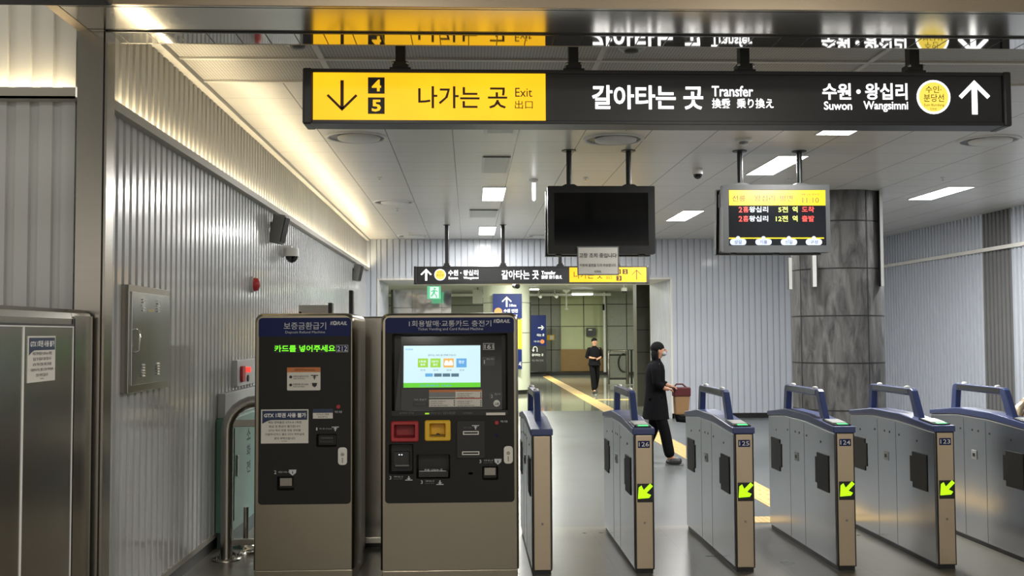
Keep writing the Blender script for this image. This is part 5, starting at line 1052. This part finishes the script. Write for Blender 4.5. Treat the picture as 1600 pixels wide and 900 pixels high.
def person(base, yaw, h, label, pose, hair_long, bag=None, coat='coat', armskin=False, mask=False):
    """pose: joints in body metres for a 1.70 m figure facing -Y"""
    s = h / 1.70; e = empty('person', base, label, 'person'); c_, s__ = math.cos(yaw), math.sin(yaw)
    G = lambda p: (base[0] + s * (p[0] * c_ - p[1] * s__), base[1] + s * (p[0] * s__ + p[1] * c_), base[2] + s * p[2])
    J = pose; K = lambda *names: [G(J[n]) for n in names]; sc = lambda *r: [q * s for q in r]
    # body: one continuous figure
    names = ['pelvis', 'belly', 'chest', 'neck0', 'neck1', 'head0', 'head1', 'head2', 'shL', 'elL', 'wrL', 'palmL', 'shR', 'elR', 'wrR', 'palmR', 'hipL', 'knL', 'anL', 'heL', 'toL', 'hipR', 'knR', 'anR', 'heR', 'toR']
    J.setdefault('neck0', (J['chest'][0], J['chest'][1], J['chest'][2] + .14))
    ix = {n: i for i, n in enumerate(names)}
    ed = [('pelvis', 'belly'), ('belly', 'chest'), ('chest', 'neck0'), ('neck0', 'neck1'), ('neck1', 'head0'), ('head0', 'head1'), ('head1', 'head2'), ('chest', 'shL'), ('shL', 'elL'), ('elL', 'wrL'), ('wrL', 'palmL'), ('chest', 'shR'), ('shR', 'elR'), ('elR', 'wrR'), ('wrR', 'palmR'),
          ('pelvis', 'hipL'), ('hipL', 'knL'), ('knL', 'anL'), ('anL', 'heL'), ('anL', 'toL'), ('pelvis', 'hipR'), ('hipR', 'knR'), ('knR', 'anR'), ('anR', 'heR'), ('anR', 'toR')]
    rad = dict(pelvis=.12, belly=.115, chest=.125, neck0=.07, neck1=.05, head0=.065, head1=.095, head2=.07, shL=.06, shR=.06, elL=.042, elR=.042, wrL=.028, wrR=.028, palmL=.030, palmR=.030, hipL=.085, hipR=.085, knL=.056, knR=.056, anL=.034, anR=.034, heL=.026, heR=.026, toL=.022, toR=.022)
    skinned('body', [G(J[n]) for n in names], [(ix[a], ix[b_]) for a, b_ in ed], [rad[n] * s for n in names], 'skin', e, 0, 2)
    # coat, sleeves, trousers
    t_ = armskin if armskin else .92
    hz = J['pelvis'][2] - pose.get('hem_drop', .05); nk = J['neck0']
    rings = [(hz, .205, .190, 0), (.80, .195, .170, 0), (.95, .185, .150, 0), (1.08, .168, .135, 0), (1.20, .175, .138, 0), (1.30, .185, .135, -.005), (1.37, .180, .118, -.01), (1.415, .135, .092, -.012), (1.445, .075, .068, -.015), (1.475, .060, .060, -.018)]
    rings = [r for r in rings if r[0] >= hz]
    b = MB(); ns = 28
    b.loops([[G((a * math.cos(q) * (1 + .02 * math.sin(5 * q + z * 9)), c2 + dd * math.sin(q) * (1 + .02 * math.sin(3 * q + z * 7)), z)) for q in [2 * math.pi * k_ / ns for k_ in range(ns)]] for z, a, dd, c2 in rings], coat, True, True, True)
    for sd in 'LR':
        sh, el, wr = [Vector(J[n + sd]) for n in ('sh', 'el', 'wr')]; cu = el.lerp(wr, t_); inn = sh + Vector((-.05 if sh.x > 0 else .05, 0, .0))
        pts = [inn, sh + Vector((0, 0, -.005)), sh.lerp(el, .35), sh.lerp(el, .7), el.lerp(sh, .08), el, el.lerp(cu, .12), el.lerp(cu, .55), cu]
        b.tube([G(p) for p in pts], sc(.055, .066, .064, .058, .054, .054, .053, .049, .046), coat, 16)
    b.build('coat', e)
    for sd in 'LR':
        J['up' + sd] = tuple(J['hip' + sd][i] * .95 + J['pelvis'][i] * .05 for i in range(3)); a = J['an' + sd]; J['tr' + sd] = (a[0], a[1], a[2] - .01)
    tn = ['pelvis', 'upL', 'knL', 'trL', 'upR', 'knR', 'trR']; te = [(0, 1), (1, 2), (2, 3), (0, 4), (4, 5), (5, 6)]
    skinned('trousers', [G(J[n]) for n in tn], te, sc(.100, .098, .085, .080, .098, .085, .080), 'trousers', e, 0, 2)
    for sd in 'LR':
        a, hh, tt = Vector(J['an' + sd]), Vector(J['he' + sd]), Vector(J['to' + sd])
        d = (tt - hh).normalized(); pts = [hh - d * .01, (hh + tt) / 2 + Vector((0, 0, .012)), tt + d * .03]
        skinned('shoe', [G(p) for p in pts] + [G(tuple(a - Vector((0, 0, .03))))], [(0, 1), (1, 2), (0, 3)], sc(.060, .060, .052, .058), 'shoe', e, 1, 2)
        sd_ = d.cross(Vector((0, 0, 1))).normalized() * .038
        zz = min(hh.z, tt.z) - .036; b = MB(); ring = [hh - d * .045 + sd_ * .8, hh + sd_, tt + sd_, tt + d * .05 + sd_ * .5, tt + d * .05 - sd_ * .5, tt - sd_, hh - sd_, hh - d * .045 - sd_ * .8]
        b.loops([[G((p.x, p.y, p.z - .040)) for p in ring], [G((p.x, p.y, p.z - .015)) for p in ring]], 'sole', True, True); b.build('sole', e)
    # fingers
    for sd in 'LR':
        w_, p_ = Vector(J['wr' + sd]), Vector(J['palm' + sd]); d = (p_ - w_).normalized(); side = d.cross(Vector((0, 0, 1)) if abs(d.z) < .8 else Vector((0, 1, 0))).normalized(); nrm = side.cross(d).normalized()
        for i, ln in enumerate((.055, .065, .060, .045)):
            o0 = p_ + side * (.024 - i * .016); cu = nrm * (-.4 if pose.get('curl', 1) else 0)
            pts = [o0, o0 + (d + cu * .3).normalized() * ln * .5, o0 + (d + cu * .3).normalized() * ln * .5 + (d * .5 + cu * 1.6).normalized() * ln * .5]
            b = MB(); b.tube([G(p) for p in pts], sc(.009, .0085, .007), 'skin', 8); b.build('finger', e)
        o0 = w_ + d * .03 + side * .026; b = MB(); b.tube([G(o0), G(o0 + side * .02 + d * .025), G(o0 + side * .022 + d * .05)], sc(.011, .010, .008), 'skin', 8); b.build('thumb', e)
    # head: face features and hair
    hd = Vector(J['head1']); fd = Vector(pose.get('look', (0, -1, 0))).normalized(); sd_ = fd.cross(Vector((0, 0, 1))).normalized(); upv = Vector((0, 0, 1))
    def HP(a, b_, c): return G(tuple(hd + sd_ * a + fd * b_ + upv * c))
    def blob(nm, c, r, k, rng=None, seg=16):
        b = MB(); lps = []
        for j in range(seg // 2 + 1):
            ph = math.pi * j / (seg // 2); lps.append([G(tuple(hd + sd_ * (c[0] + r[0] * math.sin(ph) * math.cos(q)) + fd * (c[1] + r[1] * math.sin(ph) * math.sin(q)) + upv * (c[2] + r[2] * math.cos(ph)))) for q in [2 * math.pi * i / seg for i in range(seg)]])
        b.loops(lps, k, False, False, True); return b.build(nm, e)
    blob('nose', (0, .092, -.015), (.014, .020, .022), 'skin'); blob('ear', (.078, 0, -.01), (.010, .018, .030), 'skin'); blob('ear', (-.078, 0, -.01), (.010, .018, .030), 'skin')
    blob('eye', (.030, .080, .008), (.012, .010, .006), 'black_gloss'); blob('eye', (-.030, .080, .008), (.012, .010, .006), 'black_gloss'); blob('mouth', (0, .082, -.052), (.022, .008, .005), 'red_in')
    blob('hair', (0, -.026, .028), (.094, .098, .095), 'hair'); 
    if hair_long: blob('hair', (0, -.055, -.06), (.090, .062, .135), 'hair')
    if mask: blob('face_mask', (0, .062, -.045), (.060, .040, .040), 'mask')
    return e, G
def walk(st=.30, arm='swing'):
    P_ = dict(pelvis=(0, 0, .93), belly=(0, 0, 1.08), chest=(0, -.01, 1.30), neck1=(0, -.02, 1.47), head0=(0, -.03, 1.53), head1=(0, -.03, 1.60), head2=(0, -.03, 1.655),
        shL=(-.17, -.01, 1.38), elL=(-.22, .08, 1.12), wrL=(-.21, .03, .89), palmL=(-.21, .0, .82), shR=(.17, -.01, 1.38), elR=(.22, -.0, 1.12), wrR=(.21, -.14, .93), palmR=(.20, -.18, .87),
        hipL=(-.09, 0, .88), knL=(-.09, -st * .45 - .03, .50), anL=(-.09, -st, .10), heL=(-.09, -st + .03, .045), toL=(-.09, -st - .13, .045),
        hipR=(.09, 0, .88), knR=(.09, st * .15, .49), anR=(.09, st, .14), heR=(.09, st + .04, .09), toR=(.09, st - .10, .045))
    return P_
# person just behind gate 126, walking to the right with a bag
P1 = walk(.20); P1.update(elR=(.20, -.04, 1.14), wrR=(.17, -.19, 1.08), palmR=(.16, -.25, 1.07), elL=(-.20, -.02, 1.14), wrL=(-.14, -.14, 1.06), palmL=(-.12, -.20, 1.05), hem_drop=.30, head1=(0, -.06, 1.59), head0=(0, -.05, 1.52), head2=(0, -.06, 1.645))
xp, yp = at(1025, 700, 13.4)[0], 13.4
e, G = person((xp, yp, 0), math.radians(78), 1.58, 'person in a black coat walking right behind gate 126, carrying a bag', P1, True, armskin=.72, mask=True)
bx, by, bz = G((.21, -.34, 1.06))
g = empty('shoulder_bag', (bx, by, bz - .36), 'tan and dark red bag carried by the person behind gate 126', 'bag')
b = MB(); b.prism([(bx - .07, bz - .36), (bx + .11, bz - .36), (bx + .13, bz - .10), (bx - .08, bz - .10)], by - .02, by + .10, 'bag_tan'); b.build('body', g, .02, 3)
b = MB(); b.prism([(bx - .09, bz - .12), (bx + .14, bz - .12), (bx + .14, bz + .0), (bx - .09, bz + .0)], by - .03, by + .11, 'bag_red'); b.build('flap', g, .015, 2)
b = MB(); b.tube([(bx - .08, by + .04, bz - .01), (bx - .04, by + .04, bz + .04), (bx + .04, by + .04, bz + .04), (bx + .10, by + .04, bz - .01)], .010, 'bag_red', 8); b.build('strap', g)
b = MB(); b.tube([(bx - .05, by + .03, bz - .34), (bx - .02, by + .03, bz - .42), (bx + .08, by + .03, bz - .43), (bx + .14, by + .03, bz - .36)], [.03, .045, .045, .02], 'coat', 10); b.build('hanging_glove', g)
# person in the hall walking towards us
P2 = walk(.22); P2.update(elL=(-.24, .02, 1.14), wrL=(-.10, -.16, 1.10), palmL=(-.04, -.18, 1.10), elR=(.24, .02, 1.14), wrR=(.10, -.16, 1.10), palmR=(.04, -.19, 1.08))
xp = at(929, 590, 29)[0]
person((xp, 29.0, 0), math.radians(12), 1.56, 'distant person in a black top walking through the hall beyond the gates', P2, False, armskin=.45)
